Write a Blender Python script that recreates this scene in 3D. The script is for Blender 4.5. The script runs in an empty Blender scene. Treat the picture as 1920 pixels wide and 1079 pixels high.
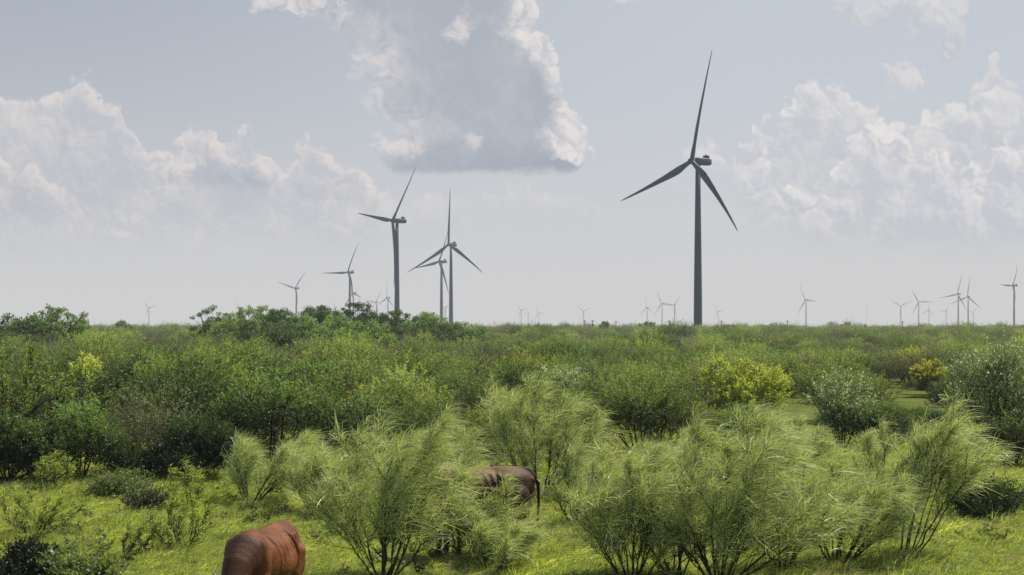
import bpy, bmesh, math, random
import numpy as np
from mathutils import Vector, Matrix, Quaternion
R = math.radians
scene = bpy.context.scene
COL = scene.collection
rng = np.random.default_rng(11)
random.seed(5)

# ------------------------------------------------------------------ camera
CAMH, FPX, HZ = 3.5, 2667.0, 613.0
cam_d = bpy.data.cameras.new("camera"); cam = bpy.data.objects.new("camera", cam_d); COL.objects.link(cam)
cam.location = (0, 0, CAMH); cam.rotation_euler = (R(90), 0, 0)
cam_d.lens = 50; cam_d.sensor_width = 36; cam_d.shift_y = (HZ - 539.5) / 1920
cam_d.clip_start = 0.1; cam_d.clip_end = 60000
scene.camera = cam
def gx(px, D): return (px - 960) / FPX * D                 # ground x of a picture column at distance D
def gD(py, z=0.0): return FPX * (CAMH - z) / (py - HZ)      # distance of a ground point seen at row py

scene.view_settings.view_transform = 'Standard'; scene.view_settings.look = 'None'
scene.view_settings.exposure = 0
scene.render.engine = 'CYCLES'
cy = scene.cycles
cy.max_bounces = 3; cy.diffuse_bounces = 2; cy.glossy_bounces = 1; cy.transmission_bounces = 1; cy.transparent_max_bounces = 4
cy.use_denoising = False
cy.use_adaptive_sampling = True; cy.adaptive_threshold = 0.015
cy.pixel_filter_type = 'BLACKMAN_HARRIS'; cy.filter_width = 1.6
cy.sample_clamp_indirect = 3

# ------------------------------------------------------------------ node expressions
class X:
    """a float socket that can be written in formulas"""
    def __init__(s, nt, v): s.nt, s.v = nt, v
    def _m(s, op, *a, clamp=False):
        n = s.nt.nodes.new('ShaderNodeMath'); n.operation = op; n.use_clamp = clamp
        for i, q in enumerate((s,) + a):
            q = q.v if isinstance(q, X) else q
            if isinstance(q, (int, float)): n.inputs[i].default_value = q
            else: s.nt.links.new(q, n.inputs[i])
        return X(s.nt, n.outputs[0])
    def __add__(s, o): return s._m('ADD', o)
    __radd__ = __add__
    def __sub__(s, o): return s._m('SUBTRACT', o)
    def __rsub__(s, o): return (s * -1.0) + o
    def __mul__(s, o): return s._m('MULTIPLY', o)
    __rmul__ = __mul__
    def __truediv__(s, o): return s._m('DIVIDE', o)
    def min(s, o): return s._m('MINIMUM', o)
    def max(s, o): return s._m('MAXIMUM', o)
    def pow(s, o): return s._m('POWER', o)
    def abs(s): return s._m('ABSOLUTE')
    def exp(s): return s._m('EXPONENT')
    def clamp(s): return s._m('MAXIMUM', 0.0)._m('MINIMUM', 1.0)
    def ss(s, a, b):                                        # smoothstep
        n = s.nt.nodes.new('ShaderNodeMapRange'); n.interpolation_type = 'SMOOTHSTEP'
        s.nt.links.new(s.v, n.inputs[0]); n.inputs[1].default_value = a; n.inputs[2].default_value = b
        return X(s.nt, n.outputs[0])
    def curve(s, pts, x0, x1, y0, y1):                      # piecewise curve y(x)
        n = s.nt.nodes.new('ShaderNodeFloatCurve'); c = n.mapping.curves[0]
        u = ((s - x0) * (1.0 / (x1 - x0))).clamp()
        s.nt.links.new(u.v, n.inputs['Value'])
        P = [((x - x0) / (x1 - x0), (y - y0) / (y1 - y0)) for x, y in pts]
        c.points[0].location = P[0]; c.points[-1].location = P[-1]
        for p in P[1:-1]: c.points.new(*p)
        for p in c.points: p.handle_type = 'AUTO'
        n.mapping.update()
        return X(s.nt, n.outputs[0]) * (y1 - y0) + y0

def N(nt, t, **kw):
    n = nt.nodes.new(t)
    for k, v in kw.items(): setattr(n, k, v)
    return n
def link(nt, a, b): nt.links.new(a.v if isinstance(a, X) else a, b)
def srgb(r, g, b):
    f = lambda c: (c / 255 / 12.92) if c / 255 <= .04045 else ((c / 255 + .055) / 1.055) ** 2.4
    return (f(r), f(g), f(b), 1)
def mixc(nt, fac, a, b, blend='MIX'):
    n = N(nt, 'ShaderNodeMix', data_type='RGBA', blend_type=blend)
    for v, s in ((fac, n.inputs[0]), (a, n.inputs[6]), (b, n.inputs[7])):
        if isinstance(v, X): nt.links.new(v.v, s)
        elif isinstance(v, (int, float)): s.default_value = v
        elif isinstance(v, tuple): s.default_value = v
        else: nt.links.new(v, s)
    return n.outputs[2]

# ------------------------------------------------------------------ sun and sky
SUN_AZ, SUN_EL = 56.0, 56.0        # degrees right of the view direction (+Y), and above the horizon
sd = Vector((math.sin(R(SUN_AZ)) * math.cos(R(SUN_EL)), math.cos(R(SUN_AZ)) * math.cos(R(SUN_EL)), math.sin(R(SUN_EL))))
sl = bpy.data.lights.new("sun", 'SUN'); so = bpy.data.objects.new("sun", sl); COL.objects.link(so)
sl.energy = 5.0; sl.angle = R(0.6); sl.color = (1.0, 0.93, 0.80)
so.rotation_euler = sd.to_track_quat('Z', 'Y').to_euler()

W = bpy.data.worlds.new("World"); scene.world = W; W.use_nodes = True
nt = W.node_tree; nt.nodes.clear()
out = N(nt, 'ShaderNodeOutputWorld'); bg = N(nt, 'ShaderNodeBackground'); bg.inputs[1].default_value = 0.1
nt.links.new(bg.outputs[0], out.inputs[0])
sky = N(nt, 'ShaderNodeTexSky', sky_type='NISHITA'); sky.sun_disc = False
sky.sun_elevation = R(SUN_EL); sky.sun_rotation = R(SUN_AZ); sky.air_density = 1.0; sky.dust_density = 2.5; sky.ozone_density = 1.5
tc = N(nt, 'ShaderNodeTexCoord'); sep = N(nt, 'ShaderNodeSeparateXYZ'); nt.links.new(tc.outputs['Generated'], sep.inputs[0])
dx, dy, dz = (X(nt, sep.outputs[i]) for i in range(3))
ady = dy.abs().max(0.02)
x = dx / ady * FPX + 960.0                    # azimuth and elevation of the direction as tangents
y = (dz / ady * -FPX) + HZ
def vec(a, b, c=0.0):
    n = N(nt, 'ShaderNodeCombineXYZ')
    for i, q in enumerate((a, b, c)):
        if isinstance(q, X): nt.links.new(q.v, n.inputs[i])
        else: n.inputs[i].default_value = q
    return n.outputs[0]
def noise(v, sc, det=6, ro=.58, lac=2.1, dist=0.0):
    n = N(nt, 'ShaderNodeTexNoise', noise_dimensions='2D'); nt.links.new(v, n.inputs['Vector'])
    n.inputs['Scale'].default_value = sc; n.inputs['Detail'].default_value = det; n.inputs['Roughness'].default_value = ro
    n.inputs['Lacunarity'].default_value = lac; n.inputs['Distortion'].default_value = dist
    return X(nt, n.outputs[0])
def puffs(v, sc, det=3, ro=.55):
    n = N(nt, 'ShaderNodeTexVoronoi', feature='F1', voronoi_dimensions='2D'); nt.links.new(v, n.inputs['Vector'])
    n.inputs['Scale'].default_value = sc
    n.inputs['Detail'].default_value = det; n.inputs['Roughness'].default_value = ro; n.normalize = True
    return 1.0 - X(nt, n.outputs['Distance'])
px, py = x * .01, y * .01                      # 1 unit = 100 px of arc
warpa = noise(vec(px, py), 1.6, 2)
warpb = noise(vec(px + 17.0, py + 5.0), 1.6, 2)
fine = noise(vec(px + 3.0, py), 4.5, 5, .62)
fineb = noise(vec(px, py + 31.0), 5.0, 4, .62)
qx, qy = px + (warpa - .5) * .8 + (fine - .5) * .10, py + (warpb - .5) * .8 + (fineb - .5) * .10
f0 = puffs(vec(qx, qy), 1.7, 3, .46)
f1 = puffs(vec(qx + .07, qy - .09), 1.7, 3, .46)              # the same billows a little nearer the sun
big = noise(vec(px + 40.0, py), 1.0, 6, .6)
fld = (f0 - .70) * 2.3 + (fine - .5) * .30 + (warpa - .5) * .6
relief = (f0 - f1) * 3.6 + (fine - .5) * .35                   # + = faces the sun
# clear sky behind
gr = ((y - 0.0) * (1 / 613.0)).clamp()
hx = ((x - 0.0) * (1 / 1920.0)).clamp()
top = mixc(nt, hx.ss(0.0, .75), srgb(174, 181, 192), srgb(196, 203, 212))
skyc = mixc(nt, gr.ss(-.15, .95), top, srgb(208, 209, 211))
nis = N(nt, 'ShaderNodeVectorMath', operation='SCALE'); nt.links.new(sky.outputs[0], nis.inputs[0]); nis.inputs['Scale'].default_value = 0.1
skyc = mixc(nt, 0.92, nis.outputs[0], skyc)
xw = x + (fine - .5) * 30.0 + (warpa - .5) * 40.0

def shade_mix(base, a, l, dark, lit, mid, shade):
    c = mixc(nt, l.clamp(), mid, lit)
    c = mixc(nt, dark.clamp(), c, shade)
    return mixc(nt, a.clamp(), base, c)
def layer(base, tops, bots, amp, wx, edge, bsoft, opac, lit, mid, shade, rimw=55.0, relk=1.0, bamp=.5):
    """one bank of clouds: outline from a top and a bottom curve, roughened by the billow field"""
    amp = amp * 1.25
    st = y - xw.curve(tops, -150, 2070, -300, 700) + fld * amp
    sb = xw.curve(bots, -150, 2070, -300, 700) - y + fld * (amp * bamp)
    a = st.ss(0.0, edge * .8) * sb.ss(0.0, bsoft)
    rim = ((st.max(0.0) * (-1.0 / rimw)).exp())
    l = rim * .75 + relief * relk * (rim * .7 + .38) + (big - .5) * 1.3 + .05
    dark = (1.0 - sb.ss(0.0, 110.0)) * .7 + (.5 - big) * .8 - relief * .25 - rim * .5
    return shade_mix(base, a * opac, l, dark, lit, mid, shade)
c = skyc
c = layer(c, [(-150,330),(200,400),(600,400),(720,350),(820,345),(950,350),(1090,340),(1130,390),(1350,420),(1420,330),(1600,300),(1900,320),(2070,320)],
          [(-150,520),(300,510),(700,500),(1000,450),(1300,470),(1600,500),(2070,510)], 60, 50, 60, 130, .9,
          srgb(219,216,216), srgb(203,204,207), srgb(187,191,199), 45, 1.0)
c = layer(c, [(-150,700),(1540,700),(1552,-60),(1700,-150),(2070,-200)],
          [(-150,-300),(1540,-300),(1560,15),(1590,50),(1620,75),(1680,60),(1720,60),(1760,90),(1785,110),(1806,105),(1815,30),(1830,-40),(1900,-60),(2070,-60)],
          40, 30, 30, 26, .95, srgb(228,224,222), srgb(207,209,212), srgb(190,195,204), 70, 1.4, 1.4)
c = layer(c, [(-150,700),(1640,700),(1655,150),(1700,118),(1740,150),(1780,165),(1812,150),(1850,120),(1866,98),(1880,140),(1900,260),(2070,300)],
          [(-150,-300),(1640,-300),(1655,170),(1700,200),(1760,220),(1850,210),(1880,200),(1900,190),(2070,190)],
          44, 30, 26, 60, .9, srgb(224,220,218), srgb(203,205,209), srgb(196,199,206), 60, 1.2, 1.0)
c = layer(c, [(-150,700),(1270,700),(1300,300),(1330,275),(1360,285),(1385,300),(1410,225),(1440,205),(1460,225),(1480,165),(1510,150),(1545,165),(1580,160),(1610,168),(1650,205),(1700,220),(1740,225),(1790,190),(1840,200),(1880,215),(1920,205),(2070,190)],
          [(-150,-300),(1270,-300),(1300,340),(1380,390),(1420,440),(1600,490),(1800,500),(2070,500)],
          40, 34, 24, 120, .92, srgb(232,228,226), srgb(200,203,208), srgb(184,190,199), 34, 1.3)
c = layer(c, [(-150,700),(1690,700),(1720,230),(1760,195),(1800,170),(1840,185),(1880,150),(1930,130),(2070,120)],
          [(-150,-300),(1690,-300),(1720,330),(2070,340)], 40, 34, 24, 110, .85, srgb(230,227,225), srgb(201,204,209), srgb(186,191,200), 36, 1.3)
c = layer(c, [(-150,700),(1340,700),(1370,320),(1400,265),(1440,300),(1460,350),(1500,360),(1545,350),(1580,290),(1610,245),(1660,240),(1700,260),(1730,280),(1790,300),(1830,320),(1880,270),(2070,300)],
          [(-150,-300),(1340,-300),(1370,370),(1450,450),(1700,480),(2070,490)],
          38, 34, 24, 140, .9, srgb(232,228,226), srgb(199,202,208), srgb(182,188,198), 34, 1.4)
c = layer(c, [(-150,150),(-60,180),(10,170),(40,168),(80,185),(105,165),(135,134),(165,140),(195,185),(222,195),(245,235),(262,262),(300,290),(335,270),(350,240),(385,228),(420,262),(440,262),(455,232),(470,226),(480,262),(505,295),(520,318),(548,262),(570,248),(600,275),(635,300),(670,315),(700,345),(720,420),(740,700),(2070,700)],
          [(-150,500),(200,490),(330,480),(520,480),(700,480),(760,-300),(2070,-300)],
          36, 30, 20, 130, .9, srgb(222,216,213), srgb(193,196,202), srgb(174,180,190), 40, 1.3)
c = layer(c, [(-150,700),(265,700),(285,345),(320,300),(350,290),(400,270),(440,290),(480,300),(515,330),(528,345),(545,700),(2070,700)],
          [(-150,-300),(265,-300),(290,352),(400,360),(520,358),(540,-300),(2070,-300)],
          26, 24, 20, 30, .8, srgb(222,216,214), srgb(190,193,200), srgb(171,178,189), 36, 1.3)
c = layer(c, [(-150,280),(0,290),(25,312),(55,300),(80,325),(105,335),(130,342),(150,370),(165,420),(185,700),(2070,700)],
          [(-150,440),(100,440),(180,430),(200,-300),(2070,-300)],
          34, 26, 20, 110, .88, srgb(222,215,212), srgb(193,195,201), srgb(177,181,190), 38, 1.3)
# the great central cloud: shadowed body with a flat base, bright billowing right flank
yw = y + (fineb - .5) * 50.0
sr = yw.curve([(-150,930),(0,1000),(30,1012),(60,1018),(85,1032),(110,1048),(140,1052),(160,1046),(190,1064),(215,1082),(240,1094),(262,1106),(290,1112),(308,1108),(324,1084),(345,1040),(700,1000)], -150, 700, 400, 1200) - x + fld * 38.0
sl_ = x - yw.curve([(-150,400),(0,480),(30,560),(60,612),(100,640),(150,654),(190,660),(220,690),(250,712),(270,690),(290,684),(315,694),(345,730),(700,730)], -150, 700, 300, 1200) + fld * 45.0
sbm = 332.0 - y + (big - .5) * 26.0 + fld * 9.0
wfl = yw.curve([(-150,20),(0,34),(30,44),(60,62),(90,56),(115,44),(135,32),(150,26),(180,20),(210,30),(245,66),(280,78),(305,30),(325,0),(700,0)], -150, 700, -20, 100)
a = sr.ss(0.0, 14.0) * sl_.ss(0.0, 70.0) * sbm.ss(0.0, 20.0)
inner = (wfl - sr + fld * 50.0 + relief * 6.0 + 6.0).ss(-18.0, 30.0)
leftl = (1.0 - sl_.ss(0.0, 190.0)) * .60 * (yw * -1.0 + 330.0).ss(-1.0, 60.0)
l = inner * (relief * .55 + .80) + leftl * (relief * .8 + .7) + (big - .5) * .5 + relief * .10
dark = (1.0 - sbm.ss(0.0, 90.0)) * .55 + (.52 - big) * .9 + (sl_ - 200.0).ss(0.0, 200.0) * .15 - inner - leftl * .5
c = shade_mix(c, a * .95, l, dark, srgb(228,223,221), srgb(176,182,191), srgb(160,168,180))
def blotch(base, cx, cy_, rx, ry, opac, col, k=1.0):
    xx, yy = (x - cx) / rx, (y - cy_) / ry
    r = 1.0 - (xx * xx + yy * yy).pow(.5) + (fld + relief * .25) * k
    return mixc(nt, (r.ss(0.1, 1.0) * opac), base, col)
for b in ((530,2,70,26,.8), (600,12,55,34,.75), (870,60,34,34,.7), (838,62,26,14,.5), (745,272,56,26,.7), (885,258,24,24,.6), (852,232,14,12,.6), (700,115,55,45,.4),
          (1168,0,22,10,.7),(235,440,26,10,.5),(1310,285,40,26,.5)):
    c = blotch(c, *b, srgb(224, 217, 216), 1.25)
# haze thickens towards the horizon
hz = ((HZ - y) * (1 / 300.0)).clamp()
c = mixc(nt, (1.0 - hz.ss(-.1, .85)) * .80, c, srgb(209, 209, 210))
c = mixc(nt, (dz * -1.0).ss(0.0, .02), c, srgb(110, 120, 90))
zen = N(nt, 'ShaderNodeVectorMath', operation='SCALE'); nt.links.new(sky.outputs[0], zen.inputs[0]); zen.inputs['Scale'].default_value = 0.035
c = mixc(nt, dz.ss(.25, .62), c, mixc(nt, .6, zen.outputs[0], (.07, .115, .20, 1)))     # deeper blue overhead, above the haze
mul = N(nt, 'ShaderNodeVectorMath', operation='SCALE'); nt.links.new(c, mul.inputs[0]); mul.inputs['Scale'].default_value = 10
nt.links.new(mul.outputs[0], bg.inputs[0])
W.cycles.sampling_method = 'MANUAL'; W.cycles.sample_map_resolution = 256

# ------------------------------------------------------------------ materials
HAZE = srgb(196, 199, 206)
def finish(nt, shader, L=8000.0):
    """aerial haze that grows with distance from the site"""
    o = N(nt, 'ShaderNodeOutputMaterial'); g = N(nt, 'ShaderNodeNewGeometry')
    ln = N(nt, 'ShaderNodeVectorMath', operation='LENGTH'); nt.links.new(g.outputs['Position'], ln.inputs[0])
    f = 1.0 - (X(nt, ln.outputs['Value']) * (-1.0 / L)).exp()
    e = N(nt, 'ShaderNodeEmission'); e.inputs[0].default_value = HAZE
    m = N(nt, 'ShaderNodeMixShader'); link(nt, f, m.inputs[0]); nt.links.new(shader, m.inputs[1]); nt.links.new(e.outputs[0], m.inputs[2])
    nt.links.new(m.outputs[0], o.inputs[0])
def newmat(name):
    m = bpy.data.materials.new(name); m.use_nodes = True; m.cycles.emission_sampling = 'NONE'; m.node_tree.nodes.clear(); return m, m.node_tree
def leafmat(name, A, B, C, trans=.5, gloss=.06, tboost=1.5, nsc=.35, vary=.5, ty=(1.15, 1.05, .35), low_shade=0.0, tips=0):
    m, nt = newmat(name)
    g = N(nt, 'ShaderNodeNewGeometry'); oi = N(nt, 'ShaderNodeObjectInfo')
    t = N(nt, 'ShaderNodeTexNoise'); nt.links.new(g.outputs['Position'], t.inputs['Vector']); t.inputs['Scale'].default_value = nsc; t.inputs['Detail'].default_value = 3
    f = (X(nt, t.outputs[0]) * 1.0 - .5) * 1.5 + X(nt, oi.outputs['Random']) * (vary * 1.6) + X(nt, g.outputs['Random Per Island']) * .22 - .1
    c = mixc(nt, (f * 1.1).ss(0, .75), A, B)
    c = mixc(nt, f.ss(.65, 1.15) if not tips else X(nt, g.outputs['Random Per Island']).ss(tips, tips + .06), c, C)
    hs = N(nt, 'ShaderNodeHueSaturation'); nt.links.new(c, hs.inputs['Color'])
    link(nt, X(nt, g.outputs['Random Per Island']) * .25 + X(nt, oi.outputs['Random']) * (vary * 1.3) + .62, hs.inputs['Value'])
    c = hs.outputs[0]
    if low_shade:                                   # crown shade put into the colour: leaves darken towards the foot
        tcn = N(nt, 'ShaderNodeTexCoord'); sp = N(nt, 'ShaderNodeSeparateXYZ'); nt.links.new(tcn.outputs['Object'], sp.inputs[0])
        k_ = X(nt, sp.outputs[2]).ss(.35 * low_shade, low_shade * 1.1) * 1.0 + .30
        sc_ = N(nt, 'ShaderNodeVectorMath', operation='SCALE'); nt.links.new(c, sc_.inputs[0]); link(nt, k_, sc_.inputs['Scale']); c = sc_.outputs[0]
    d = N(nt, 'ShaderNodeBsdfDiffuse'); nt.links.new(c, d.inputs[0])
    tr = N(nt, 'ShaderNodeBsdfTranslucent')
    nt.links.new(mixc(nt, 1.0, c, (tboost * ty[0], tboost * ty[1], tboost * ty[2], 1), 'MULTIPLY'), tr.inputs[0])
    ms = N(nt, 'ShaderNodeMixShader'); ms.inputs[0].default_value = trans; nt.links.new(d.outputs[0], ms.inputs[1]); nt.links.new(tr.outputs[0], ms.inputs[2])
    gl = N(nt, 'ShaderNodeBsdfGlossy'); gl.inputs['Roughness'].default_value = .5; gl.inputs[0].default_value = (.9, .95, .85, 1)
    m2 = N(nt, 'ShaderNodeMixShader'); m2.inputs[0].default_value = gloss; nt.links.new(ms.outputs[0], m2.inputs[1]); nt.links.new(gl.outputs[0], m2.inputs[2])
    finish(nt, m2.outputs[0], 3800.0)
    return m
def solid(name, col, rough=.6, vary=.25, nsc=6.0, spec=.4, L=8000.0, stretch=None):
    m, nt = newmat(name)
    b = N(nt, 'ShaderNodeBsdfPrincipled'); b.inputs['Roughness'].default_value = rough; b.inputs['Specular IOR Level'].default_value = spec
    t = N(nt, 'ShaderNodeTexNoise'); t.inputs['Scale'].default_value = nsc; t.inputs['Detail'].default_value = 5
    tcn = N(nt, 'ShaderNodeTexCoord'); nt.links.new(tcn.outputs['Object'], t.inputs['Vector'])
    dk = tuple(v * (1 - vary) for v in col[:3]) + (1,); lt = tuple(min(1, v * (1 + vary)) for v in col[:3]) + (1,)
    nt.links.new(mixc(nt, X(nt, t.outputs[0]).ss(.3, .7), dk, lt), b.inputs['Base Color'])
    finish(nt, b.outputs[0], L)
    return m
M = {}
M['feather'] = leafmat('feathery_leaf', (.115,.170,.054,1), (.195,.255,.076,1), (.330,.375,.120,1), .45, .035, 2.1, vary=.40, ty=(1.05,1.01,.46), low_shade=2.0)
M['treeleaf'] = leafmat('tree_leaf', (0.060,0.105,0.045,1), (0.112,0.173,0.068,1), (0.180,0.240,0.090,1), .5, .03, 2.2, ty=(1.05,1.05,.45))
M['dark'] = leafmat('dark_leaf', (.060,.108,.038,1), (.112,.180,.056,1), (.200,.270,.085,1), .42, .035, 2.1, vary=.38, ty=(1.03,1.02,.45), low_shade=1.85)
M['olive'] = leafmat('olive_leaf', (0.127,0.143,0.077,1), (0.171,0.189,0.099,1), (0.220,0.231,0.127,1), .40, .03, 1.8, vary=.4, ty=(1.05,1.0,.60), low_shade=1.75)
M['yellow'] = leafmat('yellow_green_leaf', (.17,.22,.055,1), (.25,.285,.070,1), (.36,.37,.10,1), .48, .03, 1.9, vary=.4, ty=(1.08,1.0,.45), low_shade=1.75)
M['bright'] = leafmat('sunny_yellow_green_leaf', (.36,.44,.09,1), (.50,.55,.12,1), (.66,.66,.22,1), .48, .05, 1.7, vary=.1, ty=(1.06,1.0,.45), low_shade=1.0)
M['brown'] = leafmat('dry_leaf', (.11,.10,.078,1), (.15,.135,.10,1), (.18,.165,.12,1), .35, .03, 1.5, vary=.35, ty=(1.1,1,.7), low_shade=1.75)
M['gold'] = leafmat('golden_leaf', (.34,.37,.07,1), (.46,.47,.09,1), (.56,.54,.12,1), .5, .03, 1.5, vary=.1, low_shade=1.2)
M['silver'] = leafmat('pale_underside_leaf', (.17,.23,.090,1), (.25,.30,.13,1), (.62,.64,.52,1), .45, .06, 1.8, 1.6, .2, (1.05,1.02,.7), low_shade=1.2, tips=.87)
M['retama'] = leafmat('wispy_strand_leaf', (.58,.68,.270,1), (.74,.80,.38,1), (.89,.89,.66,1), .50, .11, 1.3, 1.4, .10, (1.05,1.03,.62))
M['needle'] = leafmat('shaded_inner_strand', (.14,.215,.068,1), (.20,.29,.090,1), (.32,.39,.15,1), .5, .05, 1.8, 1.4, .10, (1.05,1.03,.55))
M['grass'] = leafmat('grass_blade', (.38,.48,.125,1), (.52,.60,.17,1), (.66,.68,.28,1), .52, .04, 1.7, .45, .25, (1.05,1.0,.50))
M['drygrass'] = leafmat('dry_grass_blade', (.40,.40,.20,1), (.50,.48,.26,1), (.60,.56,.36,1), .45, .03, 1.4, .6, .25, (1.05,1.0,.7))
M['weed'] = leafmat('weed_leaf', (.14,.20,.075,1), (.22,.285,.11,1), (.42,.46,.25,1), .45, .06, 1.8, 1.5, .3)
M['bark'] = solid('dark_bark', (.040,.034,.026), .9, .4, 20)
M['greybark'] = solid('grey_twig_bark', (.10,.088,.070), .9, .35, 20)
M['greenbark'] = solid('green_bark', (.040,.048,.022), .8, .4, 15)
M['paint'] = solid('turbine_paint', (.048,.085,.125), .5, .06, .15, .35)
M['paintdark'] = solid('turbine_dark_paint', (.05,.055,.06), .6, .1, .5)
M['polewood'] = solid('pole_wood', (.07,.06,.055), .9, .2, 3)
M['metalgrey'] = solid('grey_metal', (.30,.31,.33), .5, .1, 3)

# ------------------------------------------------------------------ helpers
def obj(name, me, mats=None, parent=None, loc=None):
    o = bpy.data.objects.new(name, me); COL.objects.link(o)
    if mats is not None and me is not None and len(me.materials) == 0:
        for m in (mats if isinstance(mats, (list, tuple)) else [mats]): me.materials.append(m)
    if parent is not None: o.parent = parent
    if loc is not None: o.location = loc
    return o
def tag(o, label=None, cat=None, group=None, kind=None):
    if label: o['label'] = label
    if cat: o['category'] = cat
    if group: o['group'] = group
    if kind: o['kind'] = kind
    return o
def thing(name, loc, label, cat, group=None, rz=0.0, sc=1.0):
    o = bpy.data.objects.new(name, None); COL.objects.link(o)
    o.location = loc; o.rotation_euler = (0, 0, rz); o.scale = (sc, sc, sc) if isinstance(sc, (int, float)) else sc
    o.empty_display_size = .3
    return tag(o, label, cat, group)
def mesh_np(name, V, F, smooth=False):
    """V (n,3) and quads F (m,4) or tris (m,3) as arrays"""
    V = np.asarray(V, dtype=np.float32); F = np.asarray(F, dtype=np.int32); k = F.shape[1]
    me = bpy.data.meshes.new(name)
    me.vertices.add(len(V)); me.vertices.foreach_set('co', V.ravel())
    me.loops.add(F.size); me.loops.foreach_set('vertex_index', F.ravel())
    me.polygons.add(len(F)); me.polygons.foreach_set('loop_start', np.arange(0, F.size, k, dtype=np.int32))
    me.polygons.foreach_set('loop_total', np.full(len(F), k, dtype=np.int32))
    if smooth: me.polygons.foreach_set('use_smooth', np.ones(len(F), dtype=bool))
    me.update(calc_edges=True)
    return me
def unit(a): return a / np.maximum(np.linalg.norm(a, axis=-1, keepdims=True), 1e-9)
class Tubes:
    """tapered tubes along polylines, gathered in one mesh"""
    def __init__(s): s.V, s.F, s.n = [], [], 0
    def add(s, pts, rad, k=4):
        P = np.array(pts, float); m = len(P); rad = np.array(rad, float)
        T = np.zeros_like(P); T[1:-1] = P[2:] - P[:-2]; T[0] = P[1] - P[0]; T[-1] = P[-1] - P[-2]; T = unit(T)
        ref = np.where(np.abs(T[:, 2:3]) > .9, np.array([[1., 0, 0]]), np.array([[0, 0, 1.]]))
        A = unit(np.cross(T, ref)); B = np.cross(T, A)
        an = np.arange(k) * 2 * math.pi / k
        ring = P[:, None] + rad[:, None, None] * (A[:, None] * np.cos(an)[None, :, None] + B[:, None] * np.sin(an)[None, :, None])
        s.V.append(ring.reshape(-1, 3))
        i = np.arange(m - 1)[:, None] * k; j = np.arange(k)[None]; j2 = (j + 1) % k
        f = np.stack([i + j, i + j2, i + k + j2, i + k + j], -1).reshape(-1, 4) + s.n
        s.F.append(f); s.n += m * k
    def mesh(s, name): return mesh_np(name, np.concatenate(s.V), np.concatenate(s.F), True)
def leaf_quads(P, D, L, Wd, r, nrm=None, loose=.55):
    """one pointed quad per leaf: base P, direction D, length L, width Wd"""
    n = len(P); D = unit(D)
    rn = unit(r.normal(size=(n, 3)))
    side = unit(np.cross(D, rn if nrm is None else unit(nrm) + rn * loose))
    L = np.broadcast_to(L, (n,))[:, None]; Wd = np.broadcast_to(Wd, (n,))[:, None]
    a = P; b = P + D * L * .5 + side * Wd * .5; c_ = P + D * L; d = P + D * L * .45 - side * Wd * .5
    V = np.stack([a, b, c_, d], 1).reshape(-1, 3)
    return V, np.arange(4 * n).reshape(-1, 4)
def ribbons(P, D, L, Wd, droop, wind, seg, r, flat=1.0):
    """curving strands: start P, direction D, bending down and with the wind"""
    n = len(P); D = unit(D); t = np.linspace(0, 1, seg + 1)[None, :, None]
    L = L[:, None, None]; dr = droop[:, None, None]
    path = P[:, None] + D[:, None] * L * (t - .25 * t * t) + np.array(wind)[None, None] * L * dr * t ** 1.8 + np.array([0, 0, -1.])[None, None] * L * dr * .75 * t ** 2
    side = unit(np.cross(D, unit(r.normal(size=(n, 3))) + np.array([.15, -.1, .30]) * flat))[:, None]
    w = Wd[:, None, None] * (1.0 - .75 * t ** 2) * .5
    V = np.stack([path - side * w, path + side * w], 2).reshape(-1, 3)      # n,(seg+1),2
    b = (np.arange(n) * (seg + 1) * 2)[:, None] + (np.arange(seg) * 2)[None]
    F = np.stack([b, b + 1, b + 3, b + 2], -1).reshape(-1, 4)
    return V, F
def join_vf(parts):
    Vs, Fs, n = [], [], 0
    for V, F in parts: Vs.append(V); Fs.append(F + n); n += len(V)
    return np.concatenate(Vs), np.concatenate(Fs)

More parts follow.
